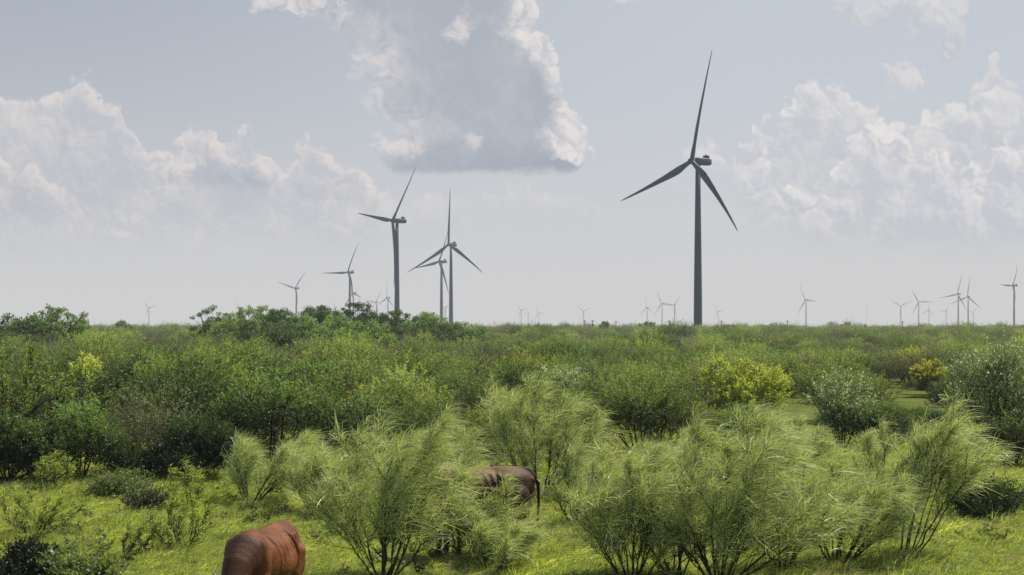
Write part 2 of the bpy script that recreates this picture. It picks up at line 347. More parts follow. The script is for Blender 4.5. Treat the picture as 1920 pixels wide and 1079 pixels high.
# ------------------------------------------------------------------ shrubs of the brush
def shrub_proto(seed, rx, h, nshoot, nleaf, leafL, leafW, shootL=.45, upb=.8, lobes=7, low=.15, base=0.0, open_=0.0, branch_r=.035):
    """crown of leafy shoots on a lumpy envelope + stems that carry it; unit: metres"""
    r = np.random.default_rng(seed)
    C = []
    for i in range(lobes):
        a = 2 * math.pi * i / lobes + r.uniform(-.4, .4); q = r.uniform(.50, .85) * rx
        zz = r.uniform(low + .12, .78) * h * (1 - .35 * (q / rx) ** 2)
        rl = r.uniform(.28, .48) * rx; C.append((q * math.cos(a), q * math.sin(a), zz, rl, r.uniform(.20, .34) * h))
    C.append((0, 0, h * .60, rx * .42, h * .36)); C.append((rx * .1, 0, h * .34, rx * .75, h * .26)); C = np.array(C)
    vol = C[:, 3] ** 2 * C[:, 4]; idx = r.choice(len(C), nshoot, p=vol / vol.sum()); c = C[idx]
    d = unit(r.normal(size=(nshoot, 3))); d[:, 2] = np.where(d[:, 2] < -.35, -d[:, 2], d[:, 2])
    rad = r.uniform(.30 if open_ == 0 else .1, 1.0, nshoot) ** .30
    P = c[:, :3] + d * np.stack([c[:, 3], c[:, 3], c[:, 4]], 1) * rad[:, None]
    P[:, 2] = np.maximum(P[:, 2], low * h * r.uniform(.3, 1.2, nshoot)) + base
    out = P.copy(); out[:, 2] = 0; out = unit(out) * .6 + d * .5
    SD = unit(out + np.array([.12, 0, upb]) + r.normal(size=(nshoot, 3)) * .38)
    SL = shootL * r.uniform(.5, 1.35, nshoot)
    t = r.uniform(0, 1, (nshoot, nleaf))
    LP = P[:, None] + SD[:, None] * (SL[:, None] * t)[..., None] + r.normal(size=(nshoot, nleaf, 3)) * .018
    LD = SD[:, None] * .75 + r.normal(size=(nshoot, nleaf, 3)) * .62
    n = nshoot * nleaf
    V, F = leaf_quads(LP.reshape(-1, 3), LD.reshape(-1, 3), leafL * r.uniform(.6, 1.4, n), leafW * r.uniform(.7, 1.3, n), r,
                      np.repeat(d * [1, 1, 1.2] + [0, 0, .45], nleaf, 0))
    crown = mesh_np('crown', V, F)
    T = Tubes()
    ns = 7
    for i in range(len(C)):
        cc = C[i]; b = np.array([r.normal() * .06 * rx, r.normal() * .06 * rx, 0])
        e = cc[:3] + np.array([0, 0, base]); mid = b * .4 + e * .5 + np.array([0, 0, -.08 * h])
        T.add([b, mid * .6 + b * .4, mid * .9 + e * .1, e], [branch_r, branch_r * .75, branch_r * .6, branch_r * .4])
        for j in range(6):
            dd = unit(r.normal(size=3) + np.array([0, 0, .7])) * np.array([cc[3], cc[3], cc[4]]) * .95
            T.add([e, e + dd * .55 + r.normal(size=3) * .05, e + dd], [branch_r * .4, branch_r * .25, branch_r * .1], 3)
    for i in r.choice(nshoot, min(nshoot, 90), replace=False):
        T.add([P[i] - SD[i] * .25, P[i] + SD[i] * SL[i]], [.008, .003], 3)
    return crown, T.mesh('stems')
KIND = {}
def kind(key, mat, bark, name, cat, specs):
    KIND[key] = dict(mat=mat, bark=bark, name=name, cat=cat, protos=[])
    for s in specs:
        cr, st = shrub_proto(**s)
        cr.materials.append(M[mat]); st.materials.append(M[bark]); KIND[key]['protos'].append((cr, st))
kind('feather', 'feather', 'bark', 'mesquite_shrub', 'shrub',
     [dict(seed=s, rx=1.5, h=2.15, nshoot=620, nleaf=26, leafL=.075, leafW=.022, shootL=.38, upb=.9, lobes=6) for s in (1, 2, 3)])
kind('dark', 'dark', 'bark', 'leafy_shrub', 'shrub',
     [dict(seed=s, rx=1.35, h=1.95, nshoot=560, nleaf=22, leafL=.06, leafW=.034, shootL=.30, upb=.5, lobes=9) for s in (4, 5)])
kind('olive', 'olive', 'greybark', 'thorn_shrub', 'shrub',
     [dict(seed=s, rx=1.45, h=1.95, nshoot=520, nleaf=18, leafL=.05, leafW=.018, shootL=.55, upb=1.0, lobes=8) for s in (6, 7)])
kind('yellow', 'yellow', 'bark', 'yellow_green_shrub', 'shrub',
     [dict(seed=s, rx=1.4, h=2.05, nshoot=520, nleaf=22, leafL=.075, leafW=.034, shootL=.38, upb=.6, lobes=8) for s in (8, 9)])
kind('brown', 'brown', 'greybark', 'dry_thorn_shrub', 'shrub',
     [dict(seed=s, rx=1.4, h=1.9, nshoot=420, nleaf=14, leafL=.05, leafW=.014, shootL=.6, upb=1.0, lobes=7) for s in (10,)])

def place_shrub(key, v, X_, Y_, sc, rz, label, group, zs=1.0, z=-.03, mat=None):
    K = KIND[key]; cr, st = K['protos'][v % len(K['protos'])]
    t = thing(K['name'], (X_, Y_, z), label, K['cat'], group, rz, (sc, sc, sc * zs))
    c_ = bpy.data.objects.new('crown', cr); COL.objects.link(c_); c_.parent = t
    s_ = bpy.data.objects.new('stems', st); COL.objects.link(s_); s_.parent = t
    if mat: c_.material_slots[0].link = 'OBJECT'; c_.material_slots[0].material = M[mat]
    return t

# zones of open grass (ground metres): nothing of the brush grows there
def open_grass(X_, Y_):
    px_ = 960 + FPX * X_ / Y_; py_ = HZ + FPX * CAMH / Y_
    if px_ < 480 and py_ > 893: return True
    if 480 <= px_ < 1100 and py_ > 900: return True
    if 1100 <= px_ < 1500 and py_ > 868: return True
    if px_ >= 1500 and py_ > 850: return True
    if 1420 < px_ < 1560 and 745 < py_ < 830: return True      # little meadow behind the near bushes
    if 1625 < px_ < 1720 and 728 < py_ < 790: return True
    return False
KDESC = {'feather': ['feathery mid green shrub', 'fresh green brushy shrub'], 'dark': ['dark green dense leafy shrub'], 'olive': ['grey olive thorny shrub'],
         'yellow': ['bright yellow green leafy shrub'], 'brown': ['dull brown twiggy shrub']}
def where(px_, Y_):
    a = ('at the left edge of the thicket' if px_ < 240 else 'in the brush below the left tree row' if px_ < 600 else
         'in the brush below the two-blade cluster' if px_ < 900 else 'in the brush left of the tallest turbine' if px_ < 1230 else
         'in the brush below the tallest turbine' if px_ < 1420 else 'in the brush toward the golden bush' if px_ < 1700 else 'in the brush at the right edge')
    a = a.replace('two-blade cluster', 'middle turbines')
    b = 'front row, ' if Y_ < 42 else 'second rows, ' if Y_ < 58 else 'middle distance, ' if Y_ < 80 else 'farther back, '
    return b + a
placed = []
def too_close(X_, Y_, d):
    for a, b in placed:
        if (a - X_) ** 2 + (b - Y_) ** 2 < d * d: return True
    return False
hero_zone = []
# ------------------------------------------------------------------ wispy wind-blown bushes of the foreground
def wispy(seed, H, RX, nst, nstr, strL=(.20, .42), lean=(0, 0), spread=1.0, strW=.0072, stem_r=.018, low=.18, RY=None):
    r = np.random.default_rng(seed); T = Tubes(); P0, D0 = [], []
    RY = RY or RX
    lean = np.array([lean[0], lean[1], 0.0])
    for i in range(nst):
        a = 2 * math.pi * (i + r.uniform(-.3, .3)) / nst
        q = r.uniform(.15, 1.05) ** .8 * spread
        base = np.array([math.cos(a) * .10, math.sin(a) * .10, 0]) * r.uniform(.3, 1)
        hh = H * (1.0 - .42 * q * q) * r.uniform(.62, 1.02)
        tip = np.array([math.cos(a) * RX * q * .86, math.sin(a) * RY * q * .86, hh]) + lean
        m1 = base + (tip - base) * .33 + np.array([math.cos(a) * .10 * RX, math.sin(a) * .10 * RY, -.02 * H]) + r.normal(size=3) * .04
        m2 = base + (tip - base) * .66 + np.array([math.cos(a) * .10 * RX, math.sin(a) * .10 * RY, 0]) + r.normal(size=3) * .07
        pts = np.array([base, m1, m2, tip]); tt = np.linspace(0, 1, 9)
        def bez(p, t):
            return ((1 - t) ** 3)[:, None] * p[0] + (3 * t * (1 - t) ** 2)[:, None] * p[1] + (3 * t * t * (1 - t))[:, None] * p[2] + (t ** 3)[:, None] * p[3]
        path = bez(pts, tt) + r.normal(size=(9, 3)) * .012
        rs = stem_r * r.uniform(.7, 1.2)
        T.add(path, rs * (1 - .82 * tt), 5)
        nb = int(r.integers(12, 17))
        for j in range(nb):
            t = low + (1 - low) * (j + r.uniform(0, 1)) / nb; t = min(t, .98)
            b = bez(pts, np.array([t]))[0]; tg = unit(bez(pts, np.array([min(1, t + .05)]))[0] - bez(pts, np.array([t - .05]))[0])
            out = unit(np.array([b[0] - lean[0] * t, b[1], 0.0]) + r.normal(size=3) * .5)
            bd = unit(tg * 1.0 + out * r.uniform(.2, .9) + r.normal(size=3) * .35 + np.array([.06, 0, .35]))
            bl = H * r.uniform(.16, .34) * (1.15 - .5 * t)
            bp = np.array([b, b + bd * bl * .5 + r.normal(size=3) * .02, b + bd * bl + np.array([.03, 0, -.02])])
            T.add(bp, [rs * (1 - .8 * t) * .55 + .002, rs * .22 + .001, .002], 3)
            for k in range(5):
                u = r.uniform(.25, 1); s = b + bd * bl * u
                td = unit(bd * .9 + r.normal(size=3) * .45 + np.array([.15, 0, .15])); tl = bl * r.uniform(.3, .7)
                T.add([s, s + td * tl], [.0035, .0015], 3)
                P0.append(np.stack([s + td * tl * w for w in np.linspace(.1, 1, 7)])); D0.append(np.repeat(td[None], 7, 0))
            P0.append(np.stack([b + bd * bl * w for w in np.linspace(.2, 1, 10)])); D0.append(np.repeat(bd[None], 10, 0))
        P0.append(bez(pts, np.linspace(.45, 1, 14))); D0.append(np.repeat(unit(tip - m2)[None], 14, 0))
    P0 = np.concatenate(P0); D0 = np.concatenate(D0)
    pw_ = np.clip(P0[:, 2] / H, .02, 1) ** 1.0; i = r.choice(len(P0), nstr, p=pw_ / pw_.sum())
    P = P0[i] + r.normal(size=(nstr, 3)) * .02; D = unit(D0[i] * 1.0 + r.normal(size=(nstr, 3)) * .62 + np.array([.08, 0, .30]))
    L = r.uniform(strL[0], strL[1], nstr)
    hf = np.clip(P[:, 2] / H, 0, 1)                     # the wind catches the upper part
    V, F = ribbons(P, D, L, strW * r.uniform(.6, 1.3, nstr), (.12 + .26 * hf) * r.uniform(.1, 1.7, nstr), (1, .1, .1), 4, r)
    fo = mesh_np('foliage', V, F)
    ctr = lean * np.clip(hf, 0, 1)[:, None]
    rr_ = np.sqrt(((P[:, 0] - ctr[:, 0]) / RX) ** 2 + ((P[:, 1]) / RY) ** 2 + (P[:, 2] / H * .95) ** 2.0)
    dark_ = (rr_ + r.normal(size=nstr) * .16) < .50  # low inner strands get the darker material, shade put into their colour
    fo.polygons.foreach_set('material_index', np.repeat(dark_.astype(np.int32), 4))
    return fo, T.mesh('stems')
def wispy_bush(seed, pxb, pyb, pxc, pyt, wpx, label, nst=9, nstr=7000, mat='retama', bark='greenbark', name='wispy_bush', cat='bush', group=None, **kw):
    D = gD(pyb); s = FPX / D; H = CAMH - (pyt - HZ) / s; RX = wpx / s / 2
    fo, st = wispy(seed, H * (.88 if mat == 'retama' else 1), RX * (.94 if mat == 'retama' else 1), nst, nstr, lean=((pxc - pxb) / s, 0), **kw)
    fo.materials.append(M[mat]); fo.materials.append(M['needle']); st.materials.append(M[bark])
    t = thing(name, (gx(pxb, D), D, -.02), label, cat, group)
    obj('foliage', fo, None, t); obj('stems', st, None, t)
    placed.append((gx(pxb, D), D)); hero_zone.append((gx(pxc, D), D, RX))
    return t
WG = 'wind-blown wispy bushes in the foreground'
wispy_bush(101, 722, 1088, 738, 745, 315, 'tall wispy green bush just right of the red cow, with bare forked stems', 11, 10500, group=WG, spread=.95)
wispy_bush(102, 1010, 935, 1000, 690, 330, 'dark-centred wispy bush standing behind the half-hidden brown cow', 12, 10500, group=WG)
wispy_bush(103, 1185, 1092, 1175, 815, 250, 'narrow wispy bush at the left side of the big bright bush pair', 10, 9500, group=WG)
wispy_bush(104, 1350, 1098, 1375, 755, 430, 'widest and brightest wispy bush, right of centre at the picture bottom', 15, 15500, group=WG)
wispy_bush(105, 1572, 1062, 1600, 805, 215, 'wispy bush with a dark upright stem, between the widest bush and the thin leaning stems', 9, 7500, group=WG)
wispy_bush(106, 1700, 1052, 1775, 750, 190, 'wispy bush on thin dark stems leaning right above open grass', 8, 5000, group=WG, low=.55, spread=.75, stem_r=.017)
wispy_bush(107, 470, 948, 505, 775, 230, 'grey green wispy bush behind and left of the red cow', 9, 6500, group=WG)
wispy_bush(108, 925, 1072, 930, 950, 200, 'low wispy bush in front of the half-hidden brown cow', 8, 3600, group=WG, stem_r=.012, strL=(.15, .28))
wispy_bush(109, 868, 1050, 880, 862, 185, 'small drooping wispy bush covering the legs of the half-hidden brown cow', 10, 5200, group=WG, stem_r=.012, strL=(.15, .30))
wispy_bush(119, 925, 1055, 950, 880, 130, 'loose thin wispy bush across the flank of the half-hidden cow', 6, 1100, group=WG, stem_r=.010, strL=(.15, .30))
wispy_bush(110, 1455, 900, 1470, 762, 230, 'yellow green wispy bush rising behind the widest bush', 9, 6000, group=WG)
wispy_bush(111, 1250, 950, 1255, 790, 180, 'pale wispy bush filling the gap behind the bright bush pair', 8, 4500, group=WG)
wispy_bush(112, 1660, 905, 1650, 790, 160, 'short pale wispy bush behind the leaning thin stems', 8, 3800, group=WG)
wispy_bush(114, 1468, 1070, 1480, 805, 200, 'upright wispy bush merging into the right flank of the widest bush', 7, 4200, group=WG)
wispy_bush(115, 1268, 1082, 1272, 800, 190, 'upright wispy bush joining the narrow bush to the widest bush', 7, 4200, group=WG)
wispy_bush(116, 592, 965, 600, 815, 170, 'small pale wispy bush directly behind the gap right of the red cow', 8, 3600, group=WG)
wispy_bush(117, 815, 985, 830, 770, 190, 'wispy bush filling in behind the tall one, left of the half-hidden cow', 8, 5000, group=WG)
wispy_bush(118, 1085, 985, 1090, 830, 130, 'little wispy bush in the gap right of the half-hidden brown cow', 7, 2600, group=WG)
# thin, half-bare plants
TG = 'thin sparse bushes growing in the grass'
kwt = dict(name='sparse_bush', mat='grass', bark='bark', strL=(.05, .12), strW=.012, group=TG)
wispy_bush(120, 338, 1035, 338, 905, 135, 'sparse bush with forked dark stems in the grass left of the red cow', 8, 1900, stem_r=.016, **kwt)
wispy_bush(121, 238, 1042, 268, 965, 110, 'low bare forked twig bush left of the forked sparse bush', 4, 600, stem_r=.012, **kwt)
wispy_bush(122, 60, 1010, 80, 905, 190, 'hazy thin twiggy bush at the left edge above the dark leafy clump', 11, 2800, stem_r=.010, **kwt)
wispy_bush(123, 355, 960, 350, 865, 90, 'slim leafy sprouts in front of the black shaded hollow', 6, 1800, stem_r=.010, **kwt)
wispy_bush(124, 95, 925, 95, 840, 80, 'slim pale sprouts before the shaded thicket at far left', 6, 1500, stem_r=.010, **kwt)
wispy_bush(125, 655, 925, 655, 860, 110, 'sparse little bush between the red cow and the thicket', 6, 1700, stem_r=.010, **kwt)

# leafy clumps and small trees with a look of their own
def hero_shrub(mat, pxb, pyb, pyt, wpx, label, name, cat, bark='bark', **kw):
    D = gD(pyb); s = FPX / D; H = CAMH - (pyt - HZ) / s; RX = wpx / s / 2
    a = dict(seed=1, rx=RX * .80, h=H * .92, nshoot=500, nleaf=22, leafL=.06, leafW=.03, shootL=.3, upb=.6, lobes=8); a.update(kw)
    cr, st = shrub_proto(**a)
    cr.materials.append(M[mat]); st.materials.append(M[bark])
    t = thing(name, (gx(pxb, D), D, -.03), label, cat)
    obj('crown', cr, None, t); obj('stems', st, None, t)
    placed.append((gx(pxb, D), D)); hero_zone.append((gx(pxb, D), D, RX))
    return t
hero_shrub('dark', 1842, 974, 900, 165, 'low dark round bush in the grass near the right edge', 'round_bush', 'bush', seed=31, leafL=.045, leafW=.022, low=.05, nshoot=650)
hero_shrub('dark', 45, 1100, 1012, 150, 'dark leafy clump in the bottom left corner', 'leafy_clump', 'bush', seed=32, leafL=.04, leafW=.028, shootL=.18, low=.02, nshoot=650)
hero_shrub('weed', 150, 1108, 1045, 170, 'pale broad-leaved plant right of the corner clump', 'leafy_clump', 'plant', seed=33, leafL=.07, leafW=.030, shootL=.18, low=.02, nshoot=260)
hero_shrub('weed', 222, 938, 893, 120, 'small rounded weedy bush in the grass before the left thicket', 'round_bush', 'bush', seed=34, leafL=.06, leafW=.022, low=.02, nshoot=360)
hero_shrub('silver', 270, 965, 925, 70, 'greyish weed with small white flower heads beside the small rounded bush', 'leafy_clump', 'plant', seed=35, leafL=.04, leafW=.022, low=.02, nshoot=160)
hero_shrub('dark', 355, 905, 778, 210, 'dense dark shrub over the black hollow at the grass edge', 'leafy_shrub', 'shrub', seed=36, nshoot=1500, low=.05)
hero_shrub('dark', 150, 902, 745, 260, 'deep shaded shrub behind the left grass patch', 'leafy_shrub', 'shrub', seed=37, nshoot=1700, low=.05)
hero_shrub('dark', 15, 905, 770, 190, 'shaded shrub cut by the left picture edge', 'leafy_shrub', 'shrub', seed=38, nshoot=1200, low=.05)
wispy_bush(126, 60, 888, 85, 652, 270, 'half-bare mesquite with dark bent branches at far left', 8, 3600, mat='feather', bark='bark', name='mesquite_tree', cat='tree', strL=(.06, .16), strW=.026, stem_r=.060, low=.35)
hero_shrub('silver', 1580, 845, 690, 125, 'upright bush with silvery white wind-turned leaves', 'silver_leaf_bush', 'bush', seed=40, nshoot=800, nleaf=20, leafL=.085, leafW=.026, shootL=.45, upb=1.1, lobes=6)
hero_shrub('silver', 1868, 840, 630, 190, 'tall pale-leaved tree with dark limbs near the right edge', 'silver_leaf_tree', 'tree', seed=41, nshoot=1400, nleaf=20, leafL=.085, leafW=.028, shootL=.5, upb=.9, lobes=10, branch_r=.07, low=.2)
hero_shrub('bright', 1400, 800, 665, 185, 'broad yellow green tree with white tips right of the tallest turbine', 'yellow_green_tree', 'tree', seed=42, nshoot=900, nleaf=22, leafL=.10, leafW=.05, lobes=9)
hero_shrub('gold', 1750, 745, 672, 75, 'small golden yellow bush in the brush at right', 'golden_bush', 'bush', seed=43, nshoot=380, leafL=.12, leafW=.06)
hero_shrub('bright', 165, 790, 655, 110, 'yellow green tree with pale flickering leaves at left', 'yellow_green_tree', 'tree', seed=44, nshoot=420, leafL=.11, leafW=.05)
hero_shrub('silver', 1050, 770, 680, 120, 'pale wind-combed bush top left of the tallest turbine', 'silver_leaf_bush', 'bush', seed=45, nshoot=400, leafL=.13, leafW=.03, shootL=.4)
hero_shrub('feather', 1200, 855, 672, 250, 'big fresh green shrub directly behind the gap between bright bushes', 'mesquite_shrub', 'shrub', seed=46, nshoot=1100, nleaf=24, leafL=.085, leafW=.024, shootL=.5, upb=1.0, lobes=9)
hero_shrub('dark', 1650, 850, 748, 110, 'dark green bush beside the small meadow', 'leafy_shrub', 'shrub', seed=47, nshoot=420)
hero_shrub('feather', 1905, 880, 770, 130, 'green shrub with a shaded foot at the right edge of the grass', 'mesquite_shrub', 'shrub', seed=48, nshoot=520, low=.05)

# ------------------------------------------------------------------ trees that stand above the horizon
def tree_mesh(seed, H, RXt, RYt, nclump, leaf=.20, gaps=.5):
    r = np.random.default_rng(seed); T = Tubes(); parts = []
    nl = 4
    for i in range(nl):
        a = 2 * math.pi * i / nl + r.uniform(-.5, .5)
        tip = np.array([math.cos(a) * RXt * .5, math.sin(a) * RYt * .5, H * r.uniform(.6, .8)])
        T.add([[0, 0, 0], tip * .35 + r.normal(size=3) * .1, tip * .7 + r.normal(size=3) * .15, tip], [.14, .10, .07, .04], 5)
    for i in range(nclump):
        a = r.uniform(0, 6.283); q = r.uniform(0, 1) ** .6; z = H * (.40 + .56 * r.uniform(0, 1) * math.sqrt(max(0, 1 - q * q * .75)))
        c_ = np.array([math.cos(a) * RXt * q, math.sin(a) * RYt * q, z]); rad = r.uniform(.28, .62)
        T.add([[0, 0, H * .25], c_ * .55 + [0, 0, H * .14], c_], [.05, .03, .012], 3)
        n = int(110 * (rad / .45) ** 2)
        d = unit(r.normal(size=(n, 3))) * (r.uniform(0, 1, n) ** .5)[:, None] * rad * np.array([1.15, 1.15, .75])
        parts.append(leaf_quads(c_ + d, r.normal(size=(n, 3)) + [0.2, 0, .4], leaf * r.uniform(.6, 1.3, n), leaf * .55, r, d / rad + [0, 0, .4]))
    V, F = join_vf(parts)
    return mesh_np('crown', V, F), T.mesh('trunk')
def skyline_tree(seed, px_, pyt, wpx, D, label, mat='treeleaf', ncl=60, leaf=.20, name='mesquite_tree', group='trees rising above the horizon'):
    s = FPX / D; H = CAMH + (HZ - pyt + (4 if D < 200 else 1)) / s; RXt = wpx / s / 2 * (1.35 if D < 200 else 1)
    cr, tr = tree_mesh(seed, H, RXt, RXt * .8, ncl, leaf)
    cr.materials.append(M[mat]); tr.materials.append(M['bark'])
    t = thing(name, (gx(px_, D), D, 0), label, 'tree', group)
    obj('crown', cr, None, t); obj('trunk', tr, None, t); placed.append((gx(px_, D), D))
    return t
skyline_tree(1, 98, 576, 120, 120, 'broad open-crowned tree on the horizon near the left edge', ncl=70)
skyline_tree(2, 15, 597, 60, 120, 'low dark tree at the very left end of the horizon', ncl=40)
skyline_tree(3, 236, 600, 42, 260, 'small hazy tree on the horizon left of the lone leftmost turbine', ncl=34, leaf=.3, mat='olive')
skyline_tree(4, 398, 577, 64, 165, 'see-through tree at the left end of the tree row', ncl=56)
skyline_tree(5, 478, 571, 84, 165, 'tallest full tree in the left half of the tree row', ncl=110)
skyline_tree(6, 532, 579, 60, 150, 'dark round tree below the turbine standing left of the row', ncl=90)
skyline_tree(7, 603, 573, 68, 165, 'dense tree with a domed crown in the middle of the tree row', ncl=110)
skyline_tree(8, 668, 568, 66, 170, 'airy tree in front of the overlapping small turbines', ncl=70, mat='treeleaf')
skyline_tree(9, 735, 579, 84, 165, 'tree around the foot of the second tallest turbine', ncl=80)
skyline_tree(10, 798, 588, 70, 160, 'last rounded tree at the right end of the tree row', ncl=90)
skyline_tree(11, 640, 597, 150, 140, 'wide low bushy tree below the airy tree', ncl=120, mat='treeleaf')
skyline_tree(12, 500, 598, 150, 140, 'wide low dark tree below the tallest full tree', ncl=130)
skyline_tree(13, 820, 603, 90, 150, 'low green tree under the two close turbines', ncl=70, mat='treeleaf')
skyline_tree(19, 440, 588, 70, 158, 'lower tree filling the gap between see-through tree and tallest full tree', ncl=80)
skyline_tree(20, 565, 590, 70, 158, 'lower tree filling the gap left of the dense domed tree', ncl=80)
skyline_tree(21, 700, 590, 80, 158, 'lower tree filling the gap right of the airy tree', ncl=90)
skyline_tree(22, 865, 606, 80, 158, 'last low scrubby tree where the tree row sinks into the brush', ncl=50)
skyline_tree(23, 60, 600, 110, 118, 'low dark tree at the foot of the open-crowned tree', ncl=70)
skyline_tree(14, 1133, 601, 17, 420, 'tiny rounded tree on the horizon beside a utility pole', ncl=30, leaf=.4, mat='olive')
skyline_tree(15, 1212, 604, 34, 420, 'small dark tree on the horizon beneath a distant turbine', ncl=46, leaf=.4, mat='olive')
skyline_tree(16, 1588, 604, 26, 420, 'small wind-bent tree on the horizon between the right turbines', ncl=34, leaf=.4, mat='olive')
skyline_tree(17, 1625, 608, 20, 420, 'tiny low tree on the horizon under the faint mast', ncl=20, leaf=.4, mat='olive')
skyline_tree(18, 325, 607, 30, 260, 'small low tree on the horizon between leftmost turbine and tree row', ncl=24, leaf=.3, mat='olive')

# ------------------------------------------------------------------ the brush: individual shrubs, nearest first
keys = ['feather'] * 10 + ['dark'] * 4 + ['olive'] * 5 + ['yellow'] * 1 + ['brown'] * 2
cands = []
prng = random.Random(77)
while len(cands) < 3000:
    Y_ = prng.uniform(31, 125); hw = Y_ * .385
    X_ = prng.uniform(-hw, hw)
    if prng.random() > (Y_ / 125) ** .8: continue
    cands.append((Y_, X_))
cands.sort()
n_ind = 0
FAR_START = 125
for Y_, X_ in cands:
    if n_ind >= 285: FAR_START = Y_; break
    if open_grass(X_, Y_): continue
    if any((X_ - a) ** 2 + (Y_ - b) ** 2 < (rr * .8 + .4) ** 2 for a, b, rr in hero_zone): continue
    if too_close(X_, Y_, prng.uniform(2.1, 2.9)): continue
    px_ = 960 + FPX * X_ / Y_
    # keep the retama foreground free in front of the meadow
    k = prng.choice(keys)
    if px_ < 700 and prng.random() < .5: k = prng.choice(['feather', 'dark', 'dark', 'olive'])
    if px_ > 1300 and prng.random() < .07: k = 'yellow'
    if 840 < px_ < 950 and Y_ > 70 and prng.random() < .5: k = 'brown'
    sc = prng.choice([prng.uniform(.75, 1.0), prng.uniform(.95, 1.25), prng.uniform(1.1, 1.4)]) * (1.0 if px_ < 700 else .90)
    for a_, b_, dm, f_ in ((1590, 1740, 76, .50), (1300, 1500, 50, .55), (1530, 1640, 42, .6), (1710, 1790, 71, .50), (1780, 1920, 41, .5), (110, 225, 53, .55), (990, 1110, 59, .6), (1430, 1500, 62, .75)):
        if a_ < px_ < b_ and Y_ < dm: sc = sc * f_
    lab = prng.choice(KDESC[k][:1]) + ', ' + where(px_, Y_)
    place_shrub(k, prng.randrange(9), X_, Y_, sc, prng.uniform(0, 6.28), lab, 'shrubs of the brushland thicket', prng.uniform(.88, 1.12))
    placed.append((X_, Y_)); n_ind += 1
print('individual shrubs', n_ind, 'far starts', FAR_START)

# ------------------------------------------------------------------ stuff: scattered by geometry nodes from a point mesh
def scatter(name, pts, rots, scs, idx, protos, label, cat):
    """points with rot / scale / idx attributes, instancing the meshes of real placed pieces"""
    me = bpy.data.meshes.new(name); n = len(pts)
    me.vertices.add(n); me.vertices.foreach_set('co', np.asarray(pts, np.float32).ravel())
    for nm, ty, arr in (('rot', 'FLOAT_VECTOR', rots), ('scl', 'FLOAT_VECTOR', scs)):
        a = me.attributes.new(nm, ty, 'POINT'); a.data.foreach_set('vector', np.asarray(arr, np.float32).ravel())
    a = me.attributes.new('idx', 'INT', 'POINT'); a.data.foreach_set('value', np.asarray(idx, np.int32))
    o = bpy.data.objects.new(name, me); COL.objects.link(o)
    tag(o, label, cat, kind='stuff')
    ng = bpy.data.node_groups.new(name, 'GeometryNodeTree')
    ng.interface.new_socket('Geometry', in_out='INPUT', socket_type='NodeSocketGeometry')
    ng.interface.new_socket('Geometry', in_out='OUTPUT', socket_type='NodeSocketGeometry')
    gi = ng.nodes.new('NodeGroupInput'); go = ng.nodes.new('NodeGroupOutput')
    iop = ng.nodes.new('GeometryNodeInstanceOnPoints'); g2i = ng.nodes.new('GeometryNodeGeometryToInstance')
    for p in reversed(protos):
        oi = ng.nodes.new('GeometryNodeObjectInfo'); oi.transform_space = 'ORIGINAL'; oi.inputs['Object'].default_value = p
        ng.links.new(oi.outputs['Geometry'], g2i.inputs[0])
    def attr(nm, dt):
        n_ = ng.nodes.new('GeometryNodeInputNamedAttribute'); n_.data_type = dt; n_.inputs['Name'].default_value = nm; return n_.outputs['Attribute']
    ng.links.new(gi.outputs[0], iop.inputs['Points']); ng.links.new(g2i.outputs[0], iop.inputs['Instance'])
    iop.inputs['Pick Instance'].default_value = True
    ng.links.new(attr('idx', 'INT'), iop.inputs['Instance Index'])
    e2r = ng.nodes.new('FunctionNodeEulerToRotation'); ng.links.new(attr('rot', 'FLOAT_VECTOR'), e2r.inputs[0]); ng.links.new(e2r.outputs[0], iop.inputs['Rotation'])
    ng.links.new(attr('scl', 'FLOAT_VECTOR'), iop.inputs['Scale'])
    ng.links.new(iop.outputs[0], go.inputs[0])
    md = o.modifiers.new('scatter', 'NODES'); md.node_group = ng
    return o
def hidden_src(name, me): return bpy.data.objects.new(name, me)
def tuft(seed, n, h, rad, wd, mat, lean=.25, curve=.5):
    r = np.random.default_rng(seed); a = r.uniform(0, 6.283, n); q = rad * r.uniform(0, 1, n) ** .6
    P = np.stack([np.cos(a) * q, np.sin(a) * q, np.zeros(n)], 1)
    D = np.stack([np.cos(a) * lean + .12, np.sin(a) * lean, np.ones(n)], 1) + r.normal(size=(n, 3)) * .22
    V, F = ribbons(P, D, h * r.uniform(.45, 1.15, n), wd * r.uniform(.7, 1.3, n), curve * r.uniform(.2, 1.4, n), (1, 0, 0), 3, r, 0.2)
    me = mesh_np('grass', V, F); me.materials.append(M[mat]); return hidden_src('grass_tuft', me)
def weedplant(seed, n, h, mat):
    r = np.random.default_rng(seed); ps = []
    for i in range(6):
        a = r.uniform(0, 6.28); tip = np.array([math.cos(a) * h * .5, math.sin(a) * h * .5, h * r.uniform(.6, 1)])
        k = n // 6; t = r.uniform(.15, 1, k)[:, None]
        ps.append(leaf_quads(tip * t, np.concatenate([r.normal(size=(k, 2)), r.uniform(0, .9, (k, 1))], 1), h * .26 * r.uniform(.6, 1.2, k), h * .10, r))
    V, F = join_vf(ps); me = mesh_np('weed', V, F); me.materials.append(M[mat]); return hidden_src('weed', me)

